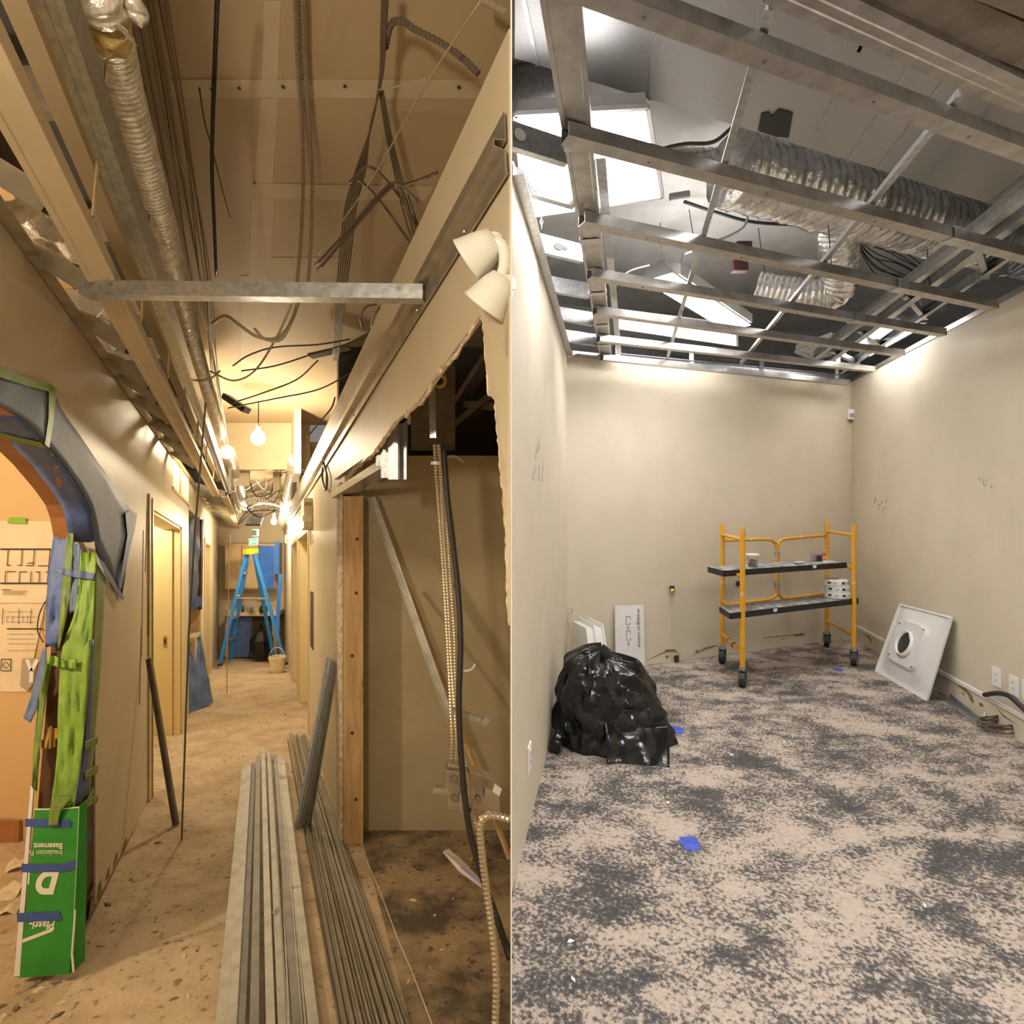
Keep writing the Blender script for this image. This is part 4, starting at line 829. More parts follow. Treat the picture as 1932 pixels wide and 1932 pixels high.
ribbon('blue_tape_band', [(98, 1073), (140, 1075), (181, 1083)], [(98, 1077), (138, 1089), (179, 1094)], .046, 'bluegrey', t, .01, 8)
ribbon('green_tape_end', [(108, 1505), (96, 1520), (91, 1557)], [(138, 1505), (116, 1530), (109, 1558)], .048, 'greend', t, .006, 9)
la = lambda u, v, o: LA(u, v, AW + .004 + o)
ribbon('olive_tape_sheet', [(179, 1042), (178, 1100), (172, 1250), (160, 1400), (152, 1520)], [(197, 1072), (199, 1100), (190, 1250), (178, 1400), (167, 1515)], .004, 'greend', t, .006, 10, plane=la)
ribbon('blue_tape_strip', [(168, 1208), (160, 1390), (140, 1520)], [(178, 1206), (169, 1392), (164, 1500)], .012, 'bluetape', t, .003, 11, plane=la)
for v in (1400, 1455, 1510): ribbon('tape_tail', [(160, v), (186, v - 12)], [(161, v + 16), (184, v + 4)], .016, 'greend', t, .004, v, plane=la)
hg = put('hinge', MB().slab([JP(u, v, .014) for u, v in ((86, 1374), (108, 1374), (108, 1394), (104, 1394), (104, 1410), (97, 1410), (97, 1394), (91, 1394), (88, 1412), (78, 1412), (78, 1396), (86, 1394))], NJ * -.004), 'brass', t)
put('hinge_pin', MB().tube([JP(96, 1370, .02), JP(95, 1412, .02)], .006, 8), 'brass', hg)
# green printed card around the post foot
t = thing('card_wrap', 'green printed card wrapped around the foot of the door post, lettering upside down', 'card', JP(90, 1840)); t_card = t
put('front_panel', MB().slab([JP(u, v, .036) for u, v in ((66, 1526), (150, 1522), (140, 1736), (130, 1838), (37, 1845), (50, 1700))], NJ * -.004), 'card', t)
def SP(u, v): return ray_plane(u, v, JP(140, 1736, .034), V((.93, -.36, 0)).normalized())
put('side_panel', MB().slab([SP(u, v) for u, v in ((151, 1521), (164, 1512), (164, 1640), (160, 1812), (142, 1830), (133, 1836), (141, 1736))], (-.003, 0, 0)), 'card', t)
put('card_edge', MB().tube([JP(151, 1522, .037), JP(141, 1736, .037), JP(136, 1800, .039), JP(139, 1834, .046)], .0035, 6), 'print', t); put('card_edge', MB().tube([JP(66, 1527, .036), JP(110, 1527, .037), JP(150, 1523, .036)], .0025, 6), 'print', t)
xj, yj = (JP(60, 1600) - JP(120, 1600)).normalized(), (JP(100, 1700) - JP(105, 1600)).normalized()
for body, u, v, sz, bold, it in (('Basement', 119, 1591, .0285, .0006, 0), ('Insulation Fo', 119, 1604, .0265, 0, 0), ('Plasti-', 105, 1737, .040, .001, .2)):
    text('lettering', body, 'print', t, JP(u, v, .0365), xj, yj, sz, bold, -.0005 if xj.cross(yj).dot(NJ) < 0 else .0008, it)
text('brand_letter', 'D', 'print', t, JP(113, 1645, .0365), xj, yj, .104, .006, .0008, .25); put('letter_stroke', MB().slab([JP(u, v, .0368) for u, v in ((54, 1646), (57, 1646), (55, 1668), (52, 1668))], NJ * .001), 'print', t)
put('swoosh', MB().slab([JP(u, v, .0368) for u, v in ((43, 1772), (104, 1749), (100, 1757), (43, 1779))], NJ * .001), 'print', t)
for pts in ([(47, 1545), (130, 1546), (136, 1553), (133, 1561), (47, 1560)], [(41, 1630), (118, 1630), (141, 1622), (160, 1606), (158, 1618), (142, 1640), (118, 1645), (41, 1646)], [(32, 1723), (110, 1719), (118, 1734), (112, 1737), (32, 1740)]):
    put('blue_tape_strip', MB().slab([JP(u, v, .039) for u, v in pts], NJ * -.0015), 'bluetape', t)
for u, v in ((168, 1575), (172, 1498)): put('tape_tail', MB().slab([la(u + a, v + b, .02) for a, b in ((-10, 14), (4, -14), (6, -4), (-8, 24))], (.001, 0, 0)), 'bluetape' if v > 1550 else 'greend', t)
# blue film over the arch face, soffit film, tape edges
def arc_pts(a, s0, n=12):
    out = []
    for i in range(n + 1):
        s = s0 + (2.60 - s0) * i / n; out.append((s, next(z0 + (z1 - z0) * (s - p0) / (p1 - p0) for (p0, z0), (p1, z1) in zip(arch, arch[1:]) if p0 <= s <= p1 + 1e-6)))
    return out
t = thing('masking_film', 'blue grey masking film taped over the arched opening on the left', 'masking film', L(-.72, 2.4, 1.4))
ap = arc_pts(AW, 1.45, 16)
outer = [LA(u, v, AW + .006) for u, v in ((-60, 706), (0, 712), (60, 722), (98, 736), (108, 760), (150, 822), (190, 880), (222, 925), (246, 962))]
mb = MB(); inner = [L(AW + .006, s, z) for s, z in ap]
def along(poly, n):
    ln = [0]
    for a, b in zip(poly, poly[1:]): ln.append(ln[-1] + (b - a).length)
    out = []
    for i in range(n + 1):
        d = ln[-1] * i / n; j = max(q for q in range(len(ln)) if ln[q] <= d + 1e-9); j = min(j, len(poly) - 2); out.append(poly[j].lerp(poly[j + 1], (d - ln[j]) / max(1e-9, ln[j + 1] - ln[j])))
    return out
tail = [LA(u, v, AW + .006) for u, v in ((183, 1000), (181, 1033), (206, 1085), (230, 1130))]
out2 = outer[:-1] + [LA(246, 962, AW + .02), LA(246, 1010, AW + .02), LA(232, 1120, AW + .02)]
A, B = along(inner + tail[1:], 30), along(out2, 30)
for a, b in zip(A, B):
    for i in range(7): q = a.lerp(b, i / 6); mb.v.append(q + V((.005 * noise.noise(q * 8), 0, 0)))
for j in range(30):
    for i in range(6): c = j * 7 + i; mb.f.append((c, c + 1, c + 8, c + 7))
o = put('face_film', mb, 'bluegrey', t, sm=True); o.modifiers.new('thickness', 'SOLIDIFY').thickness = .0015
mb = MB(); sp = arc_pts(AW, 1.75, 14)
for s, z in sp:
    for i in range(5): mb.v.append(L(AW + .004 - .115 * i / 4, s, z - .006 - .006 * noise.noise(V((s * 9, i, 0)))))
for j in range(len(sp) - 1):
    for i in range(4): c = j * 5 + i; mb.f.append((c, c + 1, c + 6, c + 5))
put('soffit_film', mb, 'blue', t, sm=True).modifiers.new('thickness', 'SOLIDIFY').thickness = .0015
def wtape(name, pts, m='green', off=.012): return put(name, MB().slab([LA(u, v, AW + off) for u, v in pts], (.0015, 0, 0)), m, t)
wtape('green_tape_edge', [(-30, 686), (0, 691), (50, 712), (100, 727), (102, 741), (50, 728), (0, 712), (-30, 708)]); wtape('green_tape_edge', [(92, 727), (106, 731), (103, 770), (100, 800), (92, 845), (84, 838), (91, 790)])
put('green_tape_edge', MB().slab([L(-.85, 1.86, 1.962), L(AW, 1.96, 1.946), L(AW, 2.02, 1.936), L(-.85, 1.90, 1.955)], (0, 0, -.002)), 'greend', t)
wtape('film_fold', [(236, 968), (246, 962), (258, 970), (254, 1000), (244, 1040), (228, 1110), (224, 1108), (240, 1010)], 'blue', .026); wtape('film_strip', [(184, 1050), (196, 1062), (234, 1128), (230, 1134), (196, 1078)], 'bluegrey', .02)
# arch wood lining
mb = MB(); sp = arc_pts(AW, .95, 30)
for s, z in sp:
    for a, dz in ((AT - .006, .0), (AW - .002, 0), (AW - .002, -.004), (AT - .006, -.004)): mb.v.append(L(a, s, z + dz - .0005))
for j in range(len(sp) - 1):
    for i in range(4): c = j * 4; mb.f.append((c + i, c + (i + 1) % 4, c + 4 + (i + 1) % 4, c + 4 + i))
put('arch_lining', mb, 'redwood', None, 'orange brown wood lining under the arched opening', 'wood lining')
# plans on the tan wall
def TP(u, v, off=0.0): return P(u, v, 3.30 - .003 - off)
def plan(lab, c4, lines, seed):
    c = [TP(u, v, .004) for u, v in c4]; t = thing('floor_plan_sheet', lab, 'paper plan', c[0]); put('paper', MB().sheet(c[0], c[1], c[2], c[3], 14, 14, .006, 9, .0008, seed), 'paper', t)
    for a, b, w in lines: put('plan_line', MB().bar(TP(*a, .012), TP(*b, .012), w, .0012, (0, 1, 0)), 'ink', t)
    return t
def cr(x, y): return (x / 4.6, 940 + y / 4.6)
W1 = [(cr(0, 442), cr(440, 442), .008), (cr(0, 738), cr(410, 738), .008), (cr(436, 442), cr(410, 738), .005)]
for x in (70, 192, 297): W1.append((cr(x, 450), cr(x - 8, 582), .004))
for x0, x1, y in ((55, 90, 582), (150, 186, 582), (222, 288, 584), (325, 420, 586), (48, 135, 636), (170, 232, 638), (308, 344, 640), (392, 415, 640)): W1.append((cr(x0, y), cr(x1, y), .004))
for x in (48, 170, 268, 342): W1.append((cr(x, 638), cr(x - 4, 730), .004))
W1.append((cr(235, 562), cr(285, 562), .004)); W1.append((cr(12, 793), cr(90, 793), .003))
for y in (805, 815, 825, 836): W1.append((cr(20, y), cr(240 - (y % 7) * 6, y), .0012))
plan('beige floor plan sheet with thick black wall lines taped on the tan wall', [cr(-120, 910), cr(395, 910), cr(480, 200), cr(-120, 195)], W1, 1)
W2 = [(cr(58, 1133), cr(372, 1133), .006), (cr(10, 1397), cr(95, 1397), .004), (cr(10, 1497), cr(92, 1497), .004), (cr(12, 1397), cr(6, 1497), .004), (cr(95, 1397), cr(92, 1497), .004), (cr(20, 1448), cr(50, 1420), .0025), (cr(50, 1420), cr(80, 1448), .0025), (cr(80, 1448), cr(50, 1478), .0025), (cr(50, 1478), cr(20, 1448), .0025)]
for x in (25, 165, 270): W2.append((cr(x, 960), cr(x - 6, 1095), .0025))
for y in (985, 1030, 1075, 1180, 1220, 1262, 1320): W2.append((cr(60, y), cr(330 - (y * 7) % 60, y), .0012))
for x in (60, 110, 200, 240): W2.append((cr(x, 1020), cr(x - 2, 1080), .0015))
plan('second faint floor plan sheet hanging below the first on the tan wall', [cr(-120, 1680), cr(235, 1680), cr(392, 915), cr(-120, 915)], W2, 4)
c = TP(33, 982, .02); put('tape_piece', MB().slab([TP(u, v, .016) for u, v in (cr(85, 165), cr(218, 170), cr(232, 224), cr(62, 216))], (0, -.001, 0)), 'green', None, 'green tape piece holding the upper plan sheet', 'tape')
put('tape_piece', MB().slab([TP(u, v, .016) for u, v in (cr(468, 98), cr(500, 96), cr(510, 125), cr(475, 125))], (0, -.001, 0)), 'green', None, 'green tape scrap by the arch lining at the plan corner', 'tape')
ph = [cr(205, 1390), cr(330, 1390), cr(300, 1600), cr(250, 1670), cr(190, 1625)]
t = thing('wall_socket_box', 'metal recessed box with a torn flap on the lower plan sheet', 'box', TP(55, 1290)); put('box_plate', MB().slab([TP(u, v, .02) for u, v in ph], (0, -.012, 0)), 'cablel', t); put('box_web', MB().bar(TP(*cr(235, 1400), .034), TP(*cr(275, 1500), .034), .02, .004, (0, 1, 0)).bar(TP(*cr(325, 1400), .034), TP(*cr(275, 1500), .034), .02, .004, (0, 1, 0)).bar(TP(*cr(275, 1500), .034), TP(*cr(270, 1600), .034), .02, .004, (0, 1, 0)), 'white', t)
wire('plan_room_wire', 'thin dark wire hanging over the lower plan sheet', [TP(85, 1135, .03), TP(74, 1160, .03), TP(71, 1190, .03), TP(82, 1212, .03)], .003, 'black')
for u0, u1 in ((-60, 38),):
    mb = MB(); a, b = P(u0, 1600, 3.28), P(u1, 1600, 3.28); a.z = b.z = L(0, 3.28, .06).z; mb.bar(a, b, .02, .12); struct('baseboard_plan_room', mb, 'redwood')

# ================================================================== CORRIDOR: ceiling framing
def wallbar(name, label, mb, m='galvw', group=None, cat='metal stud'): return put(name, mb, m, None, label, cat, group)
def lprof(a, s0, s1, z, poly): return MB().prof(L(a, s0, z), L(a, s1, z), poly)
# right wall track and strip
t = thing('corridor_track', 'steel track with a rolled lip along the right wall head', 'metal track', L(RWA, 1.2, 2.28))
put('track', MB().prof(L(RWA - .004, 1.132, 2.28), L(RWA - .004, 10.8, 2.28), opened([(-.004, .13), (-.004, .07), (-.03, .065), (-.03, .05), (-.004, .045), (-.004, 0), (-.0, -.0)], .002)), 'galvw', t)
put('lower_flange', MB().prof(L(RWA - .008, 1.132, 2.275), L(RWA - .008, 10.8, 2.275), [(-.004, 0), (0, 0), (0, .05), (-.004, .05)]), 'galvw', t)
for s in (1.35, 1.75, 2.3, 2.9): put('screw', MB().lathe(L(RWA - .012, s, 2.295), [(.005, 0), (.005, .003)], 6, (-1, 0, 0)), 'screw', t)
# left: wall angle, wide stud, stud on edge
put('corridor_track', MB().prof(L(AW + .004, .7, 2.50), L(AW + .004, 10.8, 2.50), opened([(0, .04), (0, 0), (.04, 0)], .003)), 'galvw', None, 'steel angle along the top of the left corridor wall', 'metal track')
zB = 2.35
put('soffit_stud', MB().prof(L(-.451, .75, zB), L(-.451, 6.3, zB), opened([(-.036, .04), (-.036, 0), (-.022, 0), (-.019, .003), (.019, .003), (.022, 0), (.036, 0), (.036, .04)], .003)), 'strip', None, 'wide painted stud running along the left side of the corridor ceiling', 'metal stud')
put('soffit_stud', MB().prof(L(-.36, 6.35, zB), L(-.36, 10.6, zB), opened([(-.03, .04), (-.03, 0), (.03, 0), (.03, .04)], .003)), 'strip', None, 'wide stud continuing along the far left corridor ceiling', 'metal stud')
put('edge_stud', MB().prof(L(-.342, .8, 2.44), L(-.342, 6.6, 2.44), opened([(-.018, .09), (-.022, .09), (-.022, 0), (-.008, 0), (-.006, .003), (.006, .003), (.008, 0), (.022, 0), (.022, .09), (.018, .09)], .003)), 'galv', None, 'ribbed steel stud between the wide stud and the foil duct', 'metal stud')
put('edge_stud', MB().prof(L(-.28, 6.7, 2.46), L(-.28, 10.6, 2.46), opened([(-.022, .07), (-.022, 0), (.022, 0), (.022, .07)], .003)), 'galvw', None, 'steel stud continuing in the far left corridor ceiling', 'metal stud')
JS = [(411, 25, 95), (569, 134, 184), (670, 197, 243), (736, 246, 284), (763, 262, 300), (800, 286, 322), (838, 318, 341), (863, 333, 356), (885, 346, 368)]
wl = ['nearest', 'second', 'third', 'fourth', 'fifth', 'sixth', 'seventh', 'eighth', 'ninth']
for i, (v, u0, u1) in enumerate(JS):
    p1 = LZ(u1, v, zB + .02); s = p1.y; p0 = L(AW + .01, s, 2.50)
    put('cross_stud', MB().prof(p0, p1, opened([(0, .06), (0, 0), (.03, 0), (.03, .06)], .002)), 'galvw', None, 'short cross stud between left corridor wall and wide stud, %s from the viewpoint' % wl[i], 'metal stud', 'cross studs of the left soffit')
for i in range(10):
    s = 6.6 + i * .42
    put('cross_stud', MB().prof(L(AW + .01, s, 2.50), L(-.36, s, 2.40), opened([(0, .05), (0, 0), (.03, 0), (.03, .05)], .002)), 'galvw', None, 'short cross stud in the far ladder-like soffit beyond the bulb', 'metal stud', 'far soffit cross studs')
    put('upright_stud', MB().box(L(-.31, s, 2.58), (.012, 0, 0), (0, .015, 0), (0, 0, .16)), 'galvw', None, 'short upright stud in the far soffit beyond the bulb', 'metal stud', 'far soffit uprights')
for i, s in enumerate((1.45, 2.05, 2.65, 3.2, 3.9, 4.6, 5.4)):
    put('hanger_strap', MB().bar(L(-.41, s, zB + .04), L(-.37, s + .03, 2.95), .022, .004), 'galvw', None, 'thin steel hanger strap above the wide stud, %s from the viewpoint' % wl[i], 'metal strap', 'soffit hanger straps')
    put('plenum_joist', MB().prof(L(-1.6, s + .1, 2.72), L(-.52, s + .1, 2.72), [(-.02, 0), (.02, 0), (.02, .12), (-.02, .12)]), 'joist', None, 'dark joist in the plenum above the left wall, %s from the viewpoint' % wl[i], 'joist', 'plenum joists')
for s, a in ((1.75, -.66), (2.45, -.62), (3.2, -.66)):
    put('foil_scrap', MB().sheet(L(a - .1, s, 2.60), L(a + .06, s, 2.66), L(a + .05, s + .4, 2.66), L(a - .1, s + .4, 2.62), 22, 22, .09, 14, .001, s), 'foilw', None, {1.75: 'foil insulation glimpsed through the soffit at far left', 2.45: 'foil insulation above the cross track in the left soffit', 3.2: 'foil insulation further along the left soffit'}[s], 'insulation')
# cross track over the corridor
p0, p1 = P(176, 566, 1.735), P(803, 574, 1.69); dn = (p1 - p0).normalized()
t = thing('cross_track', 'bright steel track crossing the corridor overhead', 'metal track', p0)
put('track', MB().prof(p0, p1, opened([(.0, .042), (0, 0), (.048, .0), (.048, .042)], .003)), 'galv', t); put('end_tab', MB().bar(p0 - dn * .006 + V((0, -.024, .022)), p0 + dn * .004 + V((0, -.024, .022)), .05, .042), 'galv', t)
for f in (.03, .09, .93): put('screw', MB().lathe(p0.lerp(p1, f) + V((0, -.049, .03)), [(.005, 0), (.005, .003)], 6, (0, -1, 0)), 'screw', t)
# ------------------------------------------------------------------ foil duct on the left
fd = [P(203, 70, 1.47), P(222, 150, 1.60), P(252, 259, 1.79), P(285, 370, 2.06), P(316, 480, 2.42), P(345, 590, 2.98), P(369, 680, 3.6), P(398, 770, 4.5), P(412, 820, 5.3)]
t = thing('flexible_duct', 'long ribbed foil duct running along the left of the corridor ceiling', 'duct', fd[0])
put('duct_sleeve', crinkle(fd, .058, .020, .06, 18, 2, .004), 'foilw', t, sm=True)
mb = crinkle([P(197, 34, 1.40), P(203, 62, 1.45), P(210, 88, 1.5)], .052, .05, .35, 16, 8, .006); put('insulation_plug', mb, 'insul', t, sm=True)
put('torn_foil', MB().sheet(P(214, 30, 1.36), P(244, 58, 1.37), P(256, 92, 1.42), P(236, 62, 1.42), 8, 8, .02, 20, .001, 3), 'foilw', t)
put('flexible_duct', crinkle([P(170, -30, 1.30), P(186, 0, 1.35), P(196, 24, 1.38)], .058, .05, .25, 16, 5, .006), 'foilw', None, 'foil wrapped duct end above the yellow insulation, top left', 'duct', sm=True)
put('foil_scrap', crinkle([P(232, -16, 1.36), P(252, 6, 1.36), P(262, 20, 1.38), P(250, 40, 1.38)], .018, .03, .5, 10, 6, .006), 'foilw', None, 'torn foil piece hanging beside the duct end, top left', 'insulation', sm=True)
put('flexible_duct', crinkle([P(428, 852, 6.1), P(440, 885, 7.0), P(452, 925, 8.2), P(462, 955, 9.3)], .075, .03, .12, 14, 2, .012), 'foilw', None, 'foil duct below the bulb continuing into the far corridor', 'duct', sm=True)
put('flexible_duct', crinkle([P(557, 868, 6.6), P(550, 905, 7.6), P(541, 950, 8.8), P(533, 985, 10)], .075, .05, .10, 14, 12, .012), 'foilw', None, 'smooth silver duct on the right of the far corridor ceiling', 'duct', sm=True)
put('flexible_duct', crinkle([P(468, 945, 8.6), P(500, 938, 8.6), P(535, 945, 8.6)], .10, .05, .15, 14, 14, .014), 'foilw', None, 'dusty foil duct crossing the far corridor ceiling', 'duct', sm=True)
# ------------------------------------------------------------------ cables of the corridor ceiling
def cl_pts(l, z=None): return [LZ(u, v, zz) for u, v, zz in l]
for i, dx in enumerate((0, 14)):
    armored('armoured_cable', ['left armoured cable of the pair down the ceiling middle', 'right armoured cable of the pair down the ceiling middle'][i],
            cl_pts([(556 + dx, -40, 3.27), (562 + dx, 120, 3.27), (570 + dx * 1.1, 250, 3.26), (572 + dx * 1.2, 350, 3.2), (568 + dx * 1.35, 450, 3.0), (560 + dx * 1.5, 540, 2.8)]), .0085, 'ceiling armoured cable pair')
wire('black_cable', 'black cable hanging down the left side of the corridor ceiling', cl_pts([(411, -30, 3.1), (406, 100, 3.1), (401, 240, 3.05), (400, 330, 3.0), (404, 420, 2.95), (408, 520, 2.9)]), .007, 'black')
wire('black_cable', 'thin black tail beside the hanging black cable', cl_pts([(376, 166, 3.1), (386, 230, 3.1), (400, 280, 3.1), (420, 360, 3.1), (436, 418, 3.1)]), .003, 'black')
for i in range(6):
    e = i * 2.2
    wire('cable_run', 'dark cable in the bundle fanning down from the ceiling top', cl_pts([(722 + e, -30, 3.2), (719 + e * .8, 60, 3.2), (716 + e * .4, 150, 3.2), (700 + e - i * 2.5, 240, 3.2), (672 + i * 3.5, 320, 3.18), (652 + i * 4, 390, 3.15), (642 + i * 4.2, 470, 3.1), (634 + i * 3.5, 560, 3.05), (628 + i * 2, 680, 3.0)]), .0034, 'cable', group='left branch of the cable bundle')
for i in range(4):
    wire('cable_run', 'dark cable in the right branch of the bundle', cl_pts([(716 + i * 2, 170, 3.22), (728 + i * 3, 250, 3.2), (745 + i * 4, 330, 3.18), (756 + i * 6, 380, 3.1), (776 + i * 7, 450, 2.9)]), .004, 'cable', group='right branch of the cable bundle')
armored('flexible_conduit', 'dark flexible conduit arching toward the right bulkhead', cl_pts([(727, 90, 3.22), (738, 46, 3.2), (760, 40, 3.18), (782, 55, 3.15), (830, 80, 3.1), (870, 108, 3.05), (906, 142, 3.0)]), .011, m='cable', step=.008)
armored('flexible_conduit', 'short conduit in the top right of the corridor ceiling', cl_pts([(905, -2, 3.2), (935, 12, 3.15), (960, 26, 3.1)]), .011, m='cablel', step=.008)
wire('string_line', 'pale string slanting across the corridor ceiling', cl_pts([(908, 0, 3.0), (800, 165, 2.98), (700, 340, 2.95), (600, 480, 2.9)]), .003, 'cablel', cat='string')
wire('string_line', 'short pale string tied to the cable bundle', cl_pts([(714, 170, 3.15), (760, 160, 3.1), (805, 148, 3.05)]), .003, 'cablel', cat='string')
for i, q in enumerate(([(596, 500, 2.9), (660, 430, 2.95), (720, 362, 3.0), (748, 346, 3.0), (790, 380, 2.95)], [(600, 510, 2.9), (668, 430, 2.95), (724, 366, 3.0), (752, 350, 3.0), (770, 400, 2.9), (782, 450, 2.85)], [(660, 345, 3.1), (690, 315, 3.1), (720, 330, 3.1), (760, 380, 3.05), (790, 430, 2.9)], [(672, 335, 3.1), (700, 360, 3.1), (740, 410, 3.05), (775, 460, 2.9)], [(752, 352, 3.05), (790, 340, 3.0), (825, 325, 2.95)])):
    wire('cable_loop', ['thick cable arching from lower left to the bundle knot', 'second cable arching beside the first to the knot', 'round cable loop left of the knot', 'slanting cable below the round loop', 'dark cable leaving the knot to the right'][i], cl_pts(q), .006, 'cable')
LO = [[(400, 610, 2.7), (425, 596, 2.7), (450, 612, 2.7), (485, 635, 2.65), (520, 638, 2.65), (548, 610, 2.7), (566, 560, 2.75)], [(480, 620, 2.65), (500, 640, 2.6), (530, 640, 2.6), (552, 600, 2.7), (568, 550, 2.75)], [(396, 700, 2.6), (440, 718, 2.55), (480, 700, 2.55), (520, 640, 2.6), (550, 575, 2.7)],
      [(455, 700, 2.8), (520, 690, 2.85), (590, 668, 2.9), (680, 640, 2.95), (700, 620, 3.0)], [(440, 760, 2.7), (500, 740, 2.75), (560, 716, 2.8), (600, 680, 2.85)], [(430, 770, 2.7), (520, 752, 2.75), (600, 735, 2.8), (660, 705, 2.85)], [(360, 716, 2.5), (378, 718, 2.5), (400, 712, 2.5), (415, 700, 2.55)],
      [(684, 620, 2.9), (680, 600, 2.9), (690, 580, 2.9), (710, 574, 2.9)], [(700, 625, 2.9), (704, 600, 2.9), (716, 580, 2.9)], [(580, 825, 2.4), (600, 800, 2.45), (625, 770, 2.5), (632, 750, 2.6)], [(440, 690, 2.7), (470, 670, 2.7), (520, 655, 2.75), (600, 650, 2.8), (660, 640, 2.9)]]
LB = ['pale cable loop hanging below the cross track, upper one', 'pale cable loop hanging below the cross track, inner one', 'thin white wire sagging under the cable loops', 'cable sagging toward the right bulkhead above the bulb', 'dark wire left above the bulb', 'lower dark wire above the bulb', 'short white wire end left of the foil duct',
      'dark round cable under the right end of the cross track', 'second dark round cable under the cross track', 'wire from the bulb up to the right bulkhead', 'grey wire crossing behind the cable loops']
for q, lb in zip(LO, LB): wire('cable_loop', lb, cl_pts(q), .0075 if 'pale' in lb else .005, 'cablel' if ('pale' in lb or 'white' in lb) else 'cable')
for i in range(16):
    x = random.uniform(0, 1)
    wire('bulkhead_wire', 'thin brown wire trailing along the bulkhead beside the foil duct', [L(-.42 + .16 * x, 1.3, 3.26), L(-.42 + .16 * x + random.uniform(-.02, .03), 2.1, 3.24 - .1 * random.random()), L(-.40 + .15 * x + random.uniform(-.03, .03), 3.1, 3.2 - .2 * random.random()), L(-.40 + .12 * x, 4.2, 3.15 - .3 * random.random()), L(-.38 + .1 * x, 5.6, 3.0 - .3 * random.random())], .0032, 'dustwire', group='wires along the left bulkhead')
c = P(632, 662, 4.4); put('cable_tray', MB().bar(P(585, 672, 4.4), P(660, 655, 4.4), .10, .02), 'cable', None, 'slotted dark cable bracket under the ceiling above the bulb', 'bracket')
c = P(448, 762, 5.0); put('black_plate', MB().bar(P(425, 748, 5.0), P(466, 775, 5.0), .12, .05), 'black', None, 'dark tilted plate left above the bulb', 'plate')
c = P(720, 680, 3.2); 
# far ceiling clutter
for i in range(16):
    u0, v0 = random.uniform(440, 560), random.uniform(870, 980); s = random.uniform(6.5, 9.5)
    wire('far_wire', 'tangled thin wire in the far corridor ceiling', [P(u0, v0, s), P(u0 + random.uniform(-25, 25), v0 + random.uniform(5, 25), s), P(u0 + random.uniform(-40, 40), v0 + random.uniform(-10, 30), s + .2), P(u0 + random.uniform(-50, 50), v0 + random.uniform(-20, 30), s + .3)], .007, random.choice(['cable', 'white', 'black', 'cablel']), group='tangled wires of the far ceiling')
t = thing('ceiling_register', 'dark square register hanging in the far corridor ceiling', 'register', P(480, 980, 8.4)); put('frame', MB().slab([P(u, v, y) for u, v, y in ((463, 992, 8.2), (492, 992, 8.2), (498, 972, 8.7), (466, 970, 8.7))], (0, 0, .02)), 'black', t)
for k in range(4): put('blade', MB().bar(P(466 + k * .7, 988 - k * 4.4, 8.27 + k * .1), P(491 + k * 1.2, 988 - k * 4.4, 8.27 + k * .1), .01, .03), 'galv', t)
for i, (u0, v0, u1, v1, s) in enumerate(((440, 880, 470, 905, 7.2), (500, 872, 545, 872, 7.4), (515, 890, 528, 925, 7.6), (560, 860, 566, 930, 7.3))):
    put('far_board', MB().slab([P(u0, v0, s), P(u1, v0, s), P(u1, v1 + 12, s), P(u0, v1 + 12, s)], (0, .03, 0)), 'mud' if i > 1 else 'strip', None, ['pale patch of board left below the bulb', 'pale board strip right below the bulb', 'cream board scrap hanging in the far ceiling', 'bright narrow board edge right of the silver duct'][i], 'board')
c = P(440, 905, 7.2); put('white_tag_box', MB().box(c, (.035, 0, .03), (0, .02, 0), (-.03, 0, .035)), 'white', None, 'small white tilted junction box under the bulb', 'box')

# ================================================================== CORRIDOR: right side
t = thing('emergency_light', 'twin white emergency light heads on the right wall near the viewpoint', 'emergency light', LA(940, 500, RWA))
for i, (u, v, s, ax) in enumerate(((905, 475, 1.17, (-.8, .25, -.5)), (930, 556, 1.16, (-.6, .3, -.75)))):
    c = P(u, v, s); ax = V(ax).normalized()
    h = put('lamp_head', MB().lathe(c - ax * .02, [(.012, -.022), (.026, -.018), (.034, .0), (.046, .044), (.049, .05), (.045, .05), (.03, .006)], 22, ax), 'white', t, sm=True)
    put('lamp_face', MB().lathe(c + ax * .018, [(.040, 0), (.040, .002)], 20, ax), 'whitem', h)
    put('pivot_disc', MB().lathe(P(u + 28, v - 20, s - .015), [(.016, -.008), (.016, .008)], 16, (.3, -.9, .1)), 'white', h); put('pivot_screw', MB().lathe(P(u + 28, v - 20, s - .026), [(.005, -.002), (.005, .002)], 10, (.3, -.9, .1)), 'screw', h)
put('arm', MB().tube(smooth_path([P(935, 452, 1.15), P(950, 468, 1.15), P(952, 500, 1.15), P(946, 522, 1.15)], 5), .012, 10), 'white', t, sm=True)
# timber post
t = thing('timber_post', 'raw pine door post at the end of the torn right wall', 'timber post', L(.53, 3.27, 0)); put('post', MB().lbox(.478, .588, 3.25, 3.34, 0, 1.94), 'wood', t)
put('board_edge', MB().lbox(.462, .476, 3.26, 3.40, 0, 2.02), 'paperedge', t); put('board_edge', MB().lbox(.590, .600, 3.30, 3.41, 0, 1.95), 'paperedge', t)
for z in (.25, .62, 1.05, 1.4, 1.7): put('knot', MB().lathe(L(.51 + .05 * (z * 7 % 1), 3.249, z), [(.010, 0), (.010, .001)], 8, (0, -1, 0)), 'brown', t)
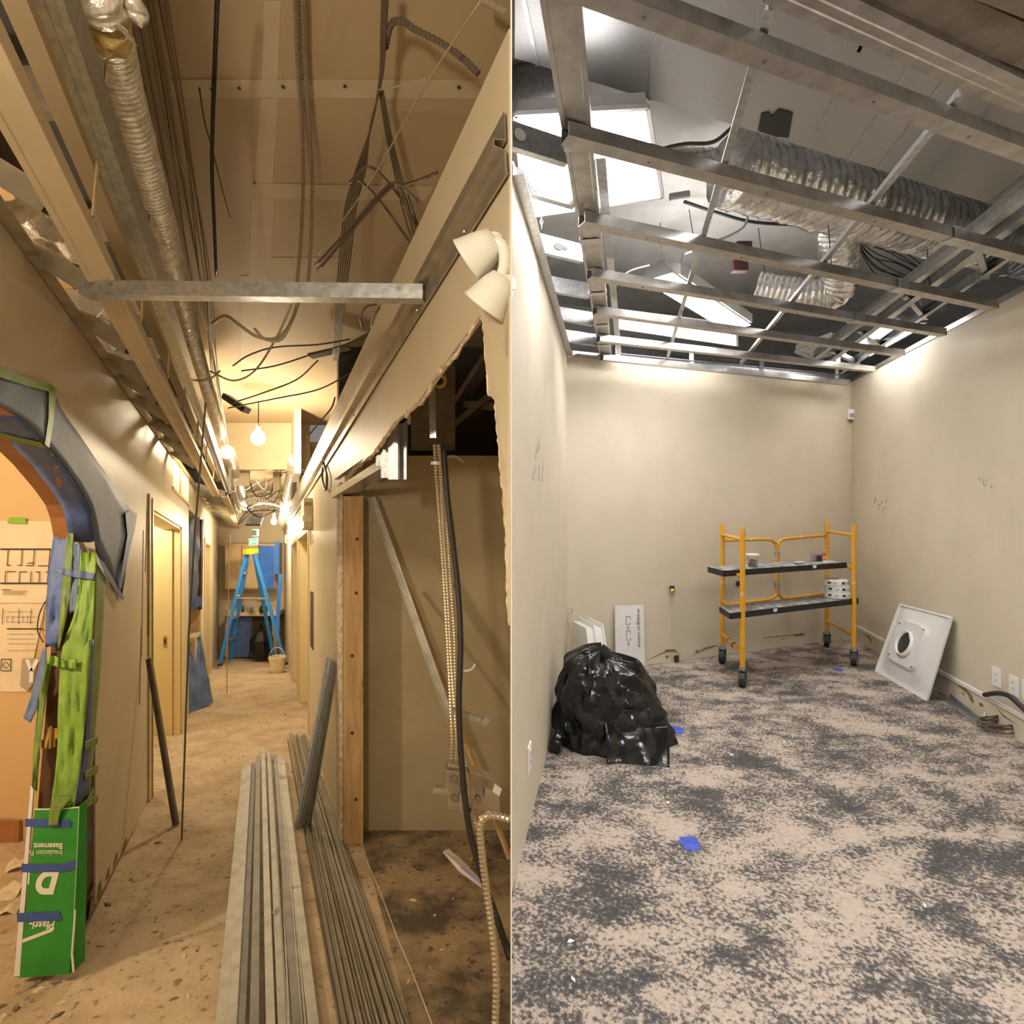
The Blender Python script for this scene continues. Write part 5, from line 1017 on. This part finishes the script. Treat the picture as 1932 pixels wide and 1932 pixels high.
# header framing inside the torn opening
t = thing('header_frame', 'galvanised header frame with short studs above the torn opening', 'metal frame', P(640, 945, 3.3))
put('header_track', MB().prof(P(640, 940, 3.38), P(748, 878, 2.5), opened([(-.045, .04), (-.045, 0), (.045, 0), (.045, .04)], .003)), 'galv', t)
put('header_track', MB().prof(P(640, 905, 3.38), P(712, 855, 2.6), opened([(0, .03), (0, 0), (.03, 0)], .003)), 'galvw', t)
for u, v0, v1, s, w in ((716, 812, 880, 2.55, .012), (728, 800, 902, 2.48, .018), (743, 800, 905, 2.40, .02), (757, 800, 905, 2.5, .025), (664, 870, 915, 3.2, .012)):
    p, q = P(u, v0, s), P(u + 1, v1, s); put('short_stud', MB().box((p + q) / 2, (w, 0, 0), (0, .02, 0), (0, 0, (p.z - q.z) / 2)), 'galv', t)
p, q = P(813, 700, 2.25), P(817, 826, 2.25); put('stud_stub', MB().prof(q, p, opened([(-.012, .03), (-.012, 0), (.012, 0), (.012, .03)], .002), (0, 1, 0)), 'galv', None, 'sawn-off vertical stud hanging in the torn opening', 'metal stud')
for lab, pts, w in (('pale diagonal joist in the dark plenum, upper right', [(858, 772), (935, 655)], .08), ('second pale joist in the dark plenum by the near board', [(865, 800), (940, 740)], .06), ('pale joist left of the copper pipe', [(762, 812), (815, 762)], .06), ('level joist end in the dark plenum', [(870, 762), (940, 768)], .05)):
    put('plenum_joist', MB().bar(P(*pts[0], 4.2), P(*pts[1], 3.6), w, .05), 'joist', None, lab, 'joist')
put('dark_panel', MB().slab([P(u, v, 3.5) for u, v in ((775, 690), (858, 690), (858, 850), (775, 850))], (0, .04, 0)), 'joist', None, 'dark grey panel behind the copper pipe end', 'panel')
c = P(829, 718, 2.3); ax = (V((0, 0, H)) - c).normalized(); t = thing('copper_pipe_end', 'copper pipe elbow end high in the torn opening', 'pipe', c)
put('pipe', MB().tube([c - ax * .2 + V((0, 0, .05)), c], .022, 16), 'copper', t); put('pipe_rim', MB().lathe(c, [(.022, -.02), (.030, -.014), (.031, .0), (.019, .004), (.017, -.006)], 20, ax), 'copper', t, sm=True); put('pipe_bore', MB().lathe(c + ax * .001, [(.0165, 0), (.0165, .002)], 16, ax), 'ink', t)
# hanging cables
for i, (x0, x1, x2, lab) in enumerate(((820, 838, 850, 'left bright armoured cable hanging in the torn opening'), (828, 843, 858, 'middle bright armoured cable hanging in the torn opening'))):
    armored('armoured_cable', lab, [P(x0, 838, 2.3), P(x0 + 4, 900, 2.3), P(x1 - 6, 1000, 2.3), P(x1 + 2, 1120, 2.28), P(x1 + 9, 1250, 2.25), P(x2 + 3, 1380, 2.2), P(x2 + 2, 1440, 2.2)], .0088, 'hanging armoured cables')
armored('armoured_cable', 'dark armoured cable behind the two bright hanging cables', [P(838, 838, 2.42), P(842, 950, 2.4), P(850, 1080, 2.38), P(858, 1200, 2.35), P(862, 1330, 2.3), P(880, 1450, 2.25), P(900, 1560, 2.2)], .009, m='galvw')
wire('black_cable', 'thick black cable hanging through the torn opening to the floor', [P(836, 838, 2.25), P(846, 960, 2.22), P(862, 1090, 2.2), P(869, 1210, 2.15), P(866, 1330, 2.1), P(872, 1450, 2.05), P(885, 1560, 2.0), P(912, 1660, 1.95), P(940, 1740, 1.9), P(963, 1810, 1.85)], .011, 'black', n=10)
wire('thin_wire', 'thin loose wire right of the hanging cables', [P(846, 930, 2.4), P(858, 1010, 2.4), P(860, 1070, 2.4), P(856, 1110, 2.4)], .003, 'cable')
wire('white_wire', 'short white wire end curling right of the cables', [P(872, 1266, 2.15), P(884, 1265, 2.15), P(893, 1259, 2.15), P(896, 1252, 2.15)], .0045, 'white')
put('cable_clip', MB().lathe(P(822, 874, 2.28), [(.02, -.006), (.02, .006)], 12), 'white', None, 'white clip around the armoured cables', 'clip')
wire('conduit_tail', 'black cable curving off the clip to the right', [P(838, 862, 2.3), P(860, 862, 2.35), P(875, 872, 2.4)], .006, 'galvw')
armored('flexible_conduit', 'cream flexible conduit arching in from the right edge to the floor', [P(962, 1546, 1.78), P(940, 1540, 1.78), P(918, 1540, 1.78), P(906, 1556, 1.78), P(908, 1600, 1.78), P(918, 1680, 1.78), P(930, 1770, 1.76), P(936, 1850, 1.74), P(934, 1930, 1.72), P(930, 1970, 1.70)], .0125, step=.007, m='armor', n=12)
# junction boxes
def jbox(lab, c, x, y, z, holes):
    t = thing('metal_junction_box', lab, 'junction box', c); n = x.cross(z).normalized(); n = n if n.y < 0 else -n
    put('box', MB().box(c, x, y, z), 'galvw', t, bevel=.003)
    for a, b, r in holes: k = put('knockout', MB().lathe(c + n * (y.length + .0005) + x * a + z * b, [(r, 0), (r, .0015)], 16, n), 'galv', t); put('knockout_ring', MB().tube([c + n * (y.length + .002) + x * a + z * b + x.normalized() * r * math.cos(q * .52) + z.normalized() * r * math.sin(q * .52) for q in range(13)], .0012, 4), 'cable', k)
    return t, n
t, n = jbox('square metal junction box with knockouts below the hanging cables', P(863, 1486, 2.2), V((.043, .012, -.012)), V((-.008, .03, 0)), V((-.006, 0, .075)), ((-.3, .6, .014), (.45, .35, .016), (.3, -.15, .017), (-.4, -.35, .014), (.4, -.65, .014)))
put('side_bracket', MB().bar(P(818, 1487, 2.2), P(846, 1492, 2.2), .03, .022), 'galvw', t); put('top_clamp', MB().bar(P(846, 1440, 2.18), P(870, 1444, 2.18), .03, .012), 'galv', t)
t, n = jbox('second metal box with mounting bracket right of the first', P(906, 1490, 2.25), V((.05, .012, -.025)), V((-.01, .035, 0)), V((0, 0, .07)), ((.3, .2, .012), (-.3, -.3, .012)))
put('bracket_plate', MB().slab([P(u, v, 2.1) for u, v in ((868, 1496), (892, 1506), (892, 1548), (866, 1528))], (0, -.004, 0)), 'galv', t)
for u, v in ((878, 1512), (884, 1528)): put('oval_slot', MB().slab([P(u + a, v + b, 2.094) for a, b in ((-5, -4), (0, -6), (5, -2), (5, 4), (0, 6), (-5, 2))], (0, -.001, 0)), 'ink', t)
put('bracket_plate', MB().slab([P(u, v, 2.15) for u, v in ((915, 1484), (942, 1500), (944, 1545), (916, 1535))], (0, -.004, 0)), 'galvw', t); put('white_tab', MB().slab([P(u, v, 2.12) for u, v in ((934, 1478), (947, 1488), (942, 1502), (929, 1492))], (0, -.003, 0)), 'white', t)
put('cable_bracket', MB().bar(P(852, 1340, 2.2), P(920, 1362, 2.2), .02, .018).bar(P(912, 1356, 2.18), P(921, 1364, 2.18), .03, .03), 'galv', None, 'small steel strap bracket tied to the hanging cables', 'bracket')
put('brace_stud', MB().prof(P(704, 938, 3.3), P(868, 1400, 3.0), opened([(-.02, .03), (-.02, 0), (.02, 0), (.02, .03)], .003), (0, -1, 0)), 'galvw', None, 'long steel stud leaning diagonally across the gutted room', 'metal stud')
put('brace_stud', MB().bar(P(770, 1110, 3.35), P(962, 1620, 2.9), .02, .02), 'wood', None, 'thin dark strip leaning behind the diagonal steel stud', 'strip')
t = thing('plastic_strip', 'white plastic strip with violet film on the gutted room floor', 'plastic strip', P(870, 1640, 2.55)); put('strip', MB().slab([P(u, v, y) for u, v, y in ((836, 1606, 2.7), (846, 1601, 2.75), (872, 1622, 2.7), (918, 1672, 2.45), (912, 1674, 2.42), (866, 1642, 2.55))], (0, .006, -.012)), 'white', t)
put('film', MB().slab([P(u, v, y) for u, v, y in ((868, 1637, 2.54), (872, 1634, 2.55), (908, 1664, 2.42), (906, 1668, 2.41))], (0, -.002, 0)), 'violet', t)
put('floor_crack', MB().tube([LZ(u, v, .003) for u, v in ((692, 1622), (720, 1690), (750, 1770), (780, 1840), (815, 1932))], .0025, 5), 'mud', None, 'pale chalk line across the gutted room floor', 'chalk line')
# alarm box, slot, notice
t = thing('fire_alarm_box', 'cream wall alarm box high on the right corridor wall', 'alarm box', L(RWA - .03, 5.35, 1.9)); put('case', MB().lbox(RWA - .08, RWA, 5.2, 5.5, 1.92, 2.19), 'casing', t, bevel=.006); put('cover_flap', MB().lbox(RWA - .09, RWA - .01, 5.19, 5.2, 1.98, 2.03), 'white', t)
for k in range(3): put('slot', MB().lbox(RWA - .07 + k * .022, RWA - .055 + k * .022, 5.194, 5.2, 2.12, 2.15), 'grey', t)
put('wall_slot', MB().lbox(RWA - .004, RWA + .001, 5.12, 5.42, .84, 1.35), 'brown', None, 'dark vertical slot cut in the right corridor wall', 'wall slot')
wire('wire_bundle', 'looped wire bundle hanging on the right corridor wall', [LA(610, 872, RWA - .02), LA(608, 900, RWA - .02), LA(614, 925, RWA - .02), LA(617, 900, RWA - .02), LA(611, 878, RWA - .02)], .008, 'cable')
# ================================================================== CORRIDOR: floor stacks
tops = [(461.5, 1454), (470.5, 1440), (479, 1447), (487, 1433), (496, 1420), (507, 1417), (519, 1432), (532, 1438)]
bots = [(418, 1932), (437, 1932), (456, 1932), (480, 1932), (510, 1932), (533, 1932), (559, 1932), (589, 1932)]
wd = ['leftmost', 'second from left', 'third from left', 'fourth from left', 'fifth from left', 'sixth from left', 'seventh from left', 'rightmost']
for i, (a, b) in enumerate(zip(tops, bots)):
    z = .002 + (.0 if i in (0, 1, 7) else .03 if i in (3, 5) else .012)
    p0, p1 = LZ(*a, z), LZ(*b, z); p1 = p1 + (p1 - p0) * .06; wb_ = .030 if i in (0, 1, 5, 7) else .024
    put('steel_track', MB().prof(p0, p1, opened([(-wb_ / 2, 0), (-wb_ / 2, .03), (wb_ / 2, .03), (wb_ / 2, 0)], .002) if i % 3 != 2 else cprof(wb_, .03, .002)), 'track' if i in (0, 1, 4, 5, 7) else 'trackd', None, 'steel track lying on the corridor floor, %s of the wide stack' % wd[i], 'metal track', 'wide steel tracks on the corridor floor')
for i in range(6):
    f = i / 5; p0, p1 = LZ(522 + 8 * f, 1432, .004), LZ(545 + 30 * f, 1932, .004); p1 = p1 + (p1 - p0) * .06
    put('steel_strip', MB().bar(p0 + V((0, 0, .012)), p1 + V((0, 0, .012)), .007, .024), 'track', None, 'thin steel strip between the wide tracks of the floor stack', 'metal strip', 'thin strips in the wide stack')
for u0, v0, u1, v1 in ((528, 1463, 541, 1465), (551, 1668, 566, 1666), (512, 1722, 526, 1712)):
    put('tie_wire', MB().tube([LZ(u0, v0 + 4, .03), LZ(u0 + 2, v0, .042), LZ(u1, v1, .042)], .003, 6), 'white', None, 'white tie wire around the wide stack, %s' % {528: 'far one', 551: 'middle one', 512: 'near one'}[u0], 'wire')
for i in range(26):
    f = i / 25 + random.uniform(-.01, .01); p0 = LZ(545 + 36 * f + random.uniform(-3, 2), 1390 + random.uniform(-8, 12), .003); p1 = LZ(640 + 128 * f, 1932, .003); p1 = p1 + (p1 - p0) * .06
    z = V((0, 0, .006 + (i % 3) * .005))
    put('steel_angle', MB().prof(p0 + z, p1 + z, [(-.0045, -.005), (.0045, -.005), (.0045, -.001), (0, .006), (-.0045, -.001)]), 'galvw' if i % 3 else 'track', None, 'thin steel angle in the fanned stack beside the right corridor wall', 'metal angle', 'fanned stack of thin steel angles')
for i in range(7):
    f = i / 6; b = P(560 + 26 * f, 1548 + 16 * (1 - abs(f - .4)), 3.47); b.z = L(0, 3.47, .0).z + .003; tp = P(620 + 17 * f, 1240 + 10 * f, F * .47 / (134 + 17 * f))
    put('leaning_stud', MB().prof(b, tp, opened([(-.006, .02 - .004 * (i % 3)), (-.006, -.004 * (i % 3)), (.006, -.004 * (i % 3)), (.006, .02 - .004 * (i % 3))], .002), (0, -1, 0)), 'galvw' if i % 2 else 'galv', None, 'steel stud in the bundle leaning on the right corridor wall', 'metal stud', 'bundle of leaning studs')
b = P(334, 1556, 3.5); b.z = L(0, 3.5, .002).z; put('leaning_track', MB().prof(b, P(283, 1242, 3.68), opened([(-.016, .02), (-.016, 0), (.016, 0), (.016, .02)], .0025), (0, -1, 0)), 'track', None, 'steel track leaning on the left corridor wall by the door', 'metal track')
put('threaded_rod', MB().tube([L(-.43, 3.3, .0), P(356, 1200, 3.3), P(368, 1000, 3.3), P(388, 760, 3.3)], .0055, 8), 'cable', None, 'thin dark rod standing in the corridor from floor to ceiling', 'rod')
put('plumb_string', MB().tube([P(434, 1010, 7.3), P(430, 1150, 7.3), P(428, 1310, 7.3)], .006, 6), 'cablel', None, 'thin string hanging to the floor in front of the ladder', 'string')
rnd = random.Random(5)
for i in range(70):
    u, v = rnd.choice([(rnd.uniform(300, 560), rnd.uniform(1270, 1480)), (rnd.uniform(180, 400), rnd.uniform(1560, 1900)), (rnd.uniform(0, 150), rnd.uniform(1850, 1925)), (rnd.uniform(690, 900), rnd.uniform(1600, 1900))])
    c = LZ(u, v, .0); r = rnd.uniform(.004, .014); a = rnd.uniform(0, 6); x = V((math.cos(a) * r * 2, math.sin(a) * r * 2, 0)); y = V((-x.y, x.x, 0)) * rnd.uniform(.25, .7)
    put('debris_chip', MB().hexa([c - x, c - y, c + x, c + y], [c - x * .6 + V((0, 0, r * .5)), c - y * .6 + V((0, 0, r * .6)), c + x * .7 + V((0, 0, r * .4)), c + y * .6 + V((0, 0, r * .7))]), rnd.choice(['mud', 'cablel', 'joist', 'strip']), None, 'small plaster crumb on the dusty corridor floor', 'debris', 'crumbs on the corridor floor')
for i, (u, v, w) in enumerate(((30, 1640, .05), (12, 1690, .06), (26, 1575, .05), (20, 1720, .04))):
    c = LZ(u, v, .0); mb = MB(); put('paper_scrap', MB().sheet(c + V((-w, -w, .01)), c + V((w, -w * .6, .015)), c + V((w * .8, w, .03)), c + V((-w, w, .012)), 8, 8, .05, 18, .001, i), 'mud', None, ['crumpled paper left of the card wrap, middle', 'crumpled paper left of the card wrap, larger', 'crumpled paper left of the card wrap, by the baseboard', 'crumpled paper left of the card wrap, nearest'][i], 'paper')
# ================================================================== CORRIDOR: reception corner and far end
t = thing('masked_counter', 'low counter on the left draped in blue masking sheet with green tape edge', 'counter', L(-.75, 6.7, 0))
put('counter_body', MB().lbox(-1.5, -.72, 6.7, 7.3, 0, .78), 'cab', t); put('counter_top', MB().hexa([P(344, 1222, 6.45), P(378, 1196, 7.2), L(-1.4, 7.3, .80), L(-1.4, 6.6, .80)], [P(344, 1219, 6.45), P(378, 1193, 7.2), L(-1.4, 7.3, .83), L(-1.4, 6.6, .83)]), 'cab', t)
put('blue_drape', MB().sheet(P(343, 1352, 6.2), P(402, 1326, 6.75), P(378, 1198, 7.15), P(344, 1224, 6.4), 14, 14, .03, 5, .002, 2), 'blue', t)
put('green_tape_edge', MB().bar(P(343, 1352, 6.15), P(344, 1222, 6.35), .022, .004, (1, 0, 0)), 'green', t); put('green_tape_edge', MB().bar(P(344, 1224, 6.35), P(380, 1196, 7.1), .022, .004), 'green', t); put('green_tape_edge', MB().bar(P(379, 1198, 7.1), P(402, 1322, 6.7), .018, .004, (1, 0, 0)), 'green', t)
t = thing('masked_wall_panel', 'blue masking sheet hanging on the wall behind the counter', 'masking sheet', P(362, 1160, 7.0)); put('sheet', MB().sheet(P(350, 1155, 6.9), P(372, 1150, 7.15), P(378, 975, 7.15), P(353, 978, 6.9), 8, 14, .03, 5, .002, 7), 'bluegrey', t)
put('sheet_tail', MB().sheet(P(366, 1148, 7.0), P(381, 1142, 7.1), P(381, 1126, 7.1), P(368, 1125, 7.0), 5, 5, .02, 8, .002, 1), 'blue', t); put('panel_edge', MB().bar(P(376, 1150, 7.2), P(379, 980, 7.2), .04, .05, (1, 0, 0)), 'brown', t)
put('lower_panel', MB().slab([P(u, v, 7.25) for u, v in ((346, 1150), (377, 1150), (377, 1196), (346, 1200))], (0, .03, 0)), 'cab', t)
# end cabinets
s = 10.45
def EB(u0, v0, u1, v1, s0, dep, m, name, parent): return put(name, MB().slab([P(u0, v1, s0), P(u1, v1, s0), P(u1, v0, s0), P(u0, v0, s0)], V((0, dep, 0))), m, parent)
t = thing('wall_cabinet', 'maple wall cabinet at the corridor end, right door under blue sheet', 'cabinet', P(470, 1110, 10.6))
EB(424, 1026, 520, 1112, 10.55, .3, 'cab', 'cabinet_body', t); EB(425, 1028, 455, 1110, 10.52, .025, 'cab', 'door', t); EB(457, 1028, 487, 1110, 10.52, .025, 'cab', 'door', t); EB(489, 1028, 518, 1110, 10.52, .025, 'cab', 'door', t); EB(488, 1030, 517, 1111, 10.49, .004, 'bluebright', 'blue_sheet', t); EB(518, 1022, 527, 1083, 10.3, .004, 'bluebright', 'blue_strip', t)
t = thing('base_cabinet', 'base cabinet with counter at the corridor end, blue sheet over its doors', 'cabinet', P(470, 1238, 10.6))
EB(424, 1162, 522, 1240, 10.5, .38, 'cab', 'cabinet_body', t); EB(422, 1155, 523, 1162, 10.35, .5, 'casing', 'worktop', t); EB(432, 1164, 474, 1240, 10.46, .006, 'blue', 'blue_sheet', t); EB(476, 1164, 512, 1238, 10.46, .02, 'dark', 'door', t)
put('blue_strip', MB().sheet(P(518, 1200, 9.9), P(526, 1200, 9.9), P(533, 1084, 9.9), P(526, 1082, 9.9), 4, 10, .03, 5, .002, 4), 'bluebright', None, 'bright blue masking strip hanging right of the ladder', 'masking sheet')
for i, (u, w, h, m, lb) in enumerate(((428, 5, 14, 'white', 'white jar at the left end of the far worktop'), (458, 4, 10, 'ink', 'small dark faucet on the far worktop'), (474, 7, 8, 'grey', 'grey tool lying on the far worktop'), (497, 14, 13, 'black', 'dark tool bag on the far worktop'))):
    c = P(u, 1155, 10.36); k = 10.4 / F; t = thing('worktop_item', lb, 'tool', c); put('body', MB().lathe(c, [(w * k * .5, 0), (w * k * .55, h * k * .5), (w * k * .4, h * k * .9), (w * k * .2, h * k)], 12), m, t, sm=True); put('top', MB().lathe(c + V((0, 0, h * k)), [(w * k * .25, -.01), (w * k * .25, .02)], 10), m, t)
c = P(494, 1238, 10.2); t = thing('rubbish_bag', 'dark rubbish bag on the floor under the far worktop', 'bag', c); mb = MB(); mb.lathe(c, [(.17, 0), (.2, .1), (.19, .3), (.12, .45), (.03, .52)], 18); mb.v = [p + V((noise.noise(p * 9), noise.noise(p * 9 + V((5, 0, 0))), 0)) * .03 for p in mb.v]; put('bag_body', mb, 'bag', t); put('bag_neck', MB().lathe(c + V((0, 0, .5)), [(.03, 0), (.05, .06), (.03, .08)], 10), 'bag', t)
# step ladder
t = thing('step_ladder', 'blue fibreglass step ladder with yellow cap standing open at the corridor end', 'ladder', P(478, 1252, 9.6))
ct = P(473, 1040, 9.75)
put('top_cap', MB().box(ct, (.085, 0, 0), (0, .12, 0), (0, 0, .045)), 'lyellow', t, bevel=.012)
lf, lb_, rf, rb_ = P(415, 1254, 9.35), P(436, 1244, 9.95), P(538, 1252, 9.4), P(517, 1243, 10.0)
for q, o_ in ((lf, -.07), (rf, .07), (lb_, -.05), (rb_, .05)): put('rail', MB().bar(q, ct + V((o_, 0, -.03)), .05, .03, (0, 1, 0)), 'ladder', t)
for f in (.2, .4, .6, .8):
    put('step', MB().bar(lf.lerp(ct, f), lb_.lerp(ct, f), .03, .03), 'galvw', t)
put('step', MB().bar(P(444, 1128, 9.6), P(503, 1129, 9.6), .05, .02), 'galvw', t)
for q in (lf, rf): put('rubber_foot', MB().box(q, (.03, 0, 0), (0, .03, 0), (0, 0, .02)), 'rubber', t)
# bucket
c = P(523, 1282, 9.0); c.z = L(0, c.y, 0).z; t = thing('plastic_bucket', 'cream plastic bucket with wire handle on the far corridor floor', 'bucket', c)
put('pail', MB().lathe(c, [(.095, 0), (.10, .01), (.118, .20), (.122, .20), (.122, .225), (.128, .225), (.128, .24), (.116, .24), (.11, .05), (.09, .02)], 26), 'bucket', t, sm=False); put('handle', MB().tube([c + V((.125 * math.cos(k), 0, .215 + .17 * math.sin(k))) for k in [i * math.pi / 12 for i in range(13)]], .004, 6), 'white', t)
# exit sign
c = P(478, 1022, 9.3); t = thing('exit_sign', 'green running man exit sign with arrow above the ladder', 'exit sign', c); put('case', MB().box(c, (.068, .0, .008), (0, .02, 0), (0, 0, .055)), 'white', t); f0 = c - V((0, .0215, 0))
put('face', MB().box(f0, (.064, 0, .008), (0, .001, 0), (0, 0, .05)), 'exit', t)
put('arrow', MB().slab([f0 + V((a, -.002, b)) for a, b in ((.002, .010), (.025, .014), (.020, .03), (.055, .007), (.022, -.022), (.026, -.006), (.002, -.008))], (0, -.001, 0)), 'print', t)
put('running_man', MB().slab([f0 + V((a, -.002, b)) for a, b in ((-.05, -.04), (-.04, -.04), (-.034, -.016), (-.022, -.018), (-.02, -.036), (-.012, -.036), (-.014, -.006), (-.026, .0), (-.024, .014), (-.008, .012), (-.008, .02), (-.030, .024), (-.044, .012), (-.036, -.006), (-.048, -.02))], (0, -.001, 0)), 'print', t); put('man_head', MB().lathe(f0 + V((-.02, -.002, .033)), [(.008, 0), (.008, .001)], 12, (0, -1, 0)), 'print', t)
for lb, u, v, s in (('grey speaker box on the right wall near the exit sign', 544, 1017, 9.2), ('dark spotlight left above the exit sign', 482, 1005, 9.4)):
    c = P(u, v, s); t = thing('wall_speaker', lb, 'speaker', c); put('case', MB().box(c, (.045, .02, 0), (-.02, .04, 0), (0, 0, .06)), 'grey', t, bevel=.006); put('grille', MB().box(c - V((0, .05, 0)), (.035, .01, 0), (0, .002, 0), (0, 0, .045)), 'ink', t)
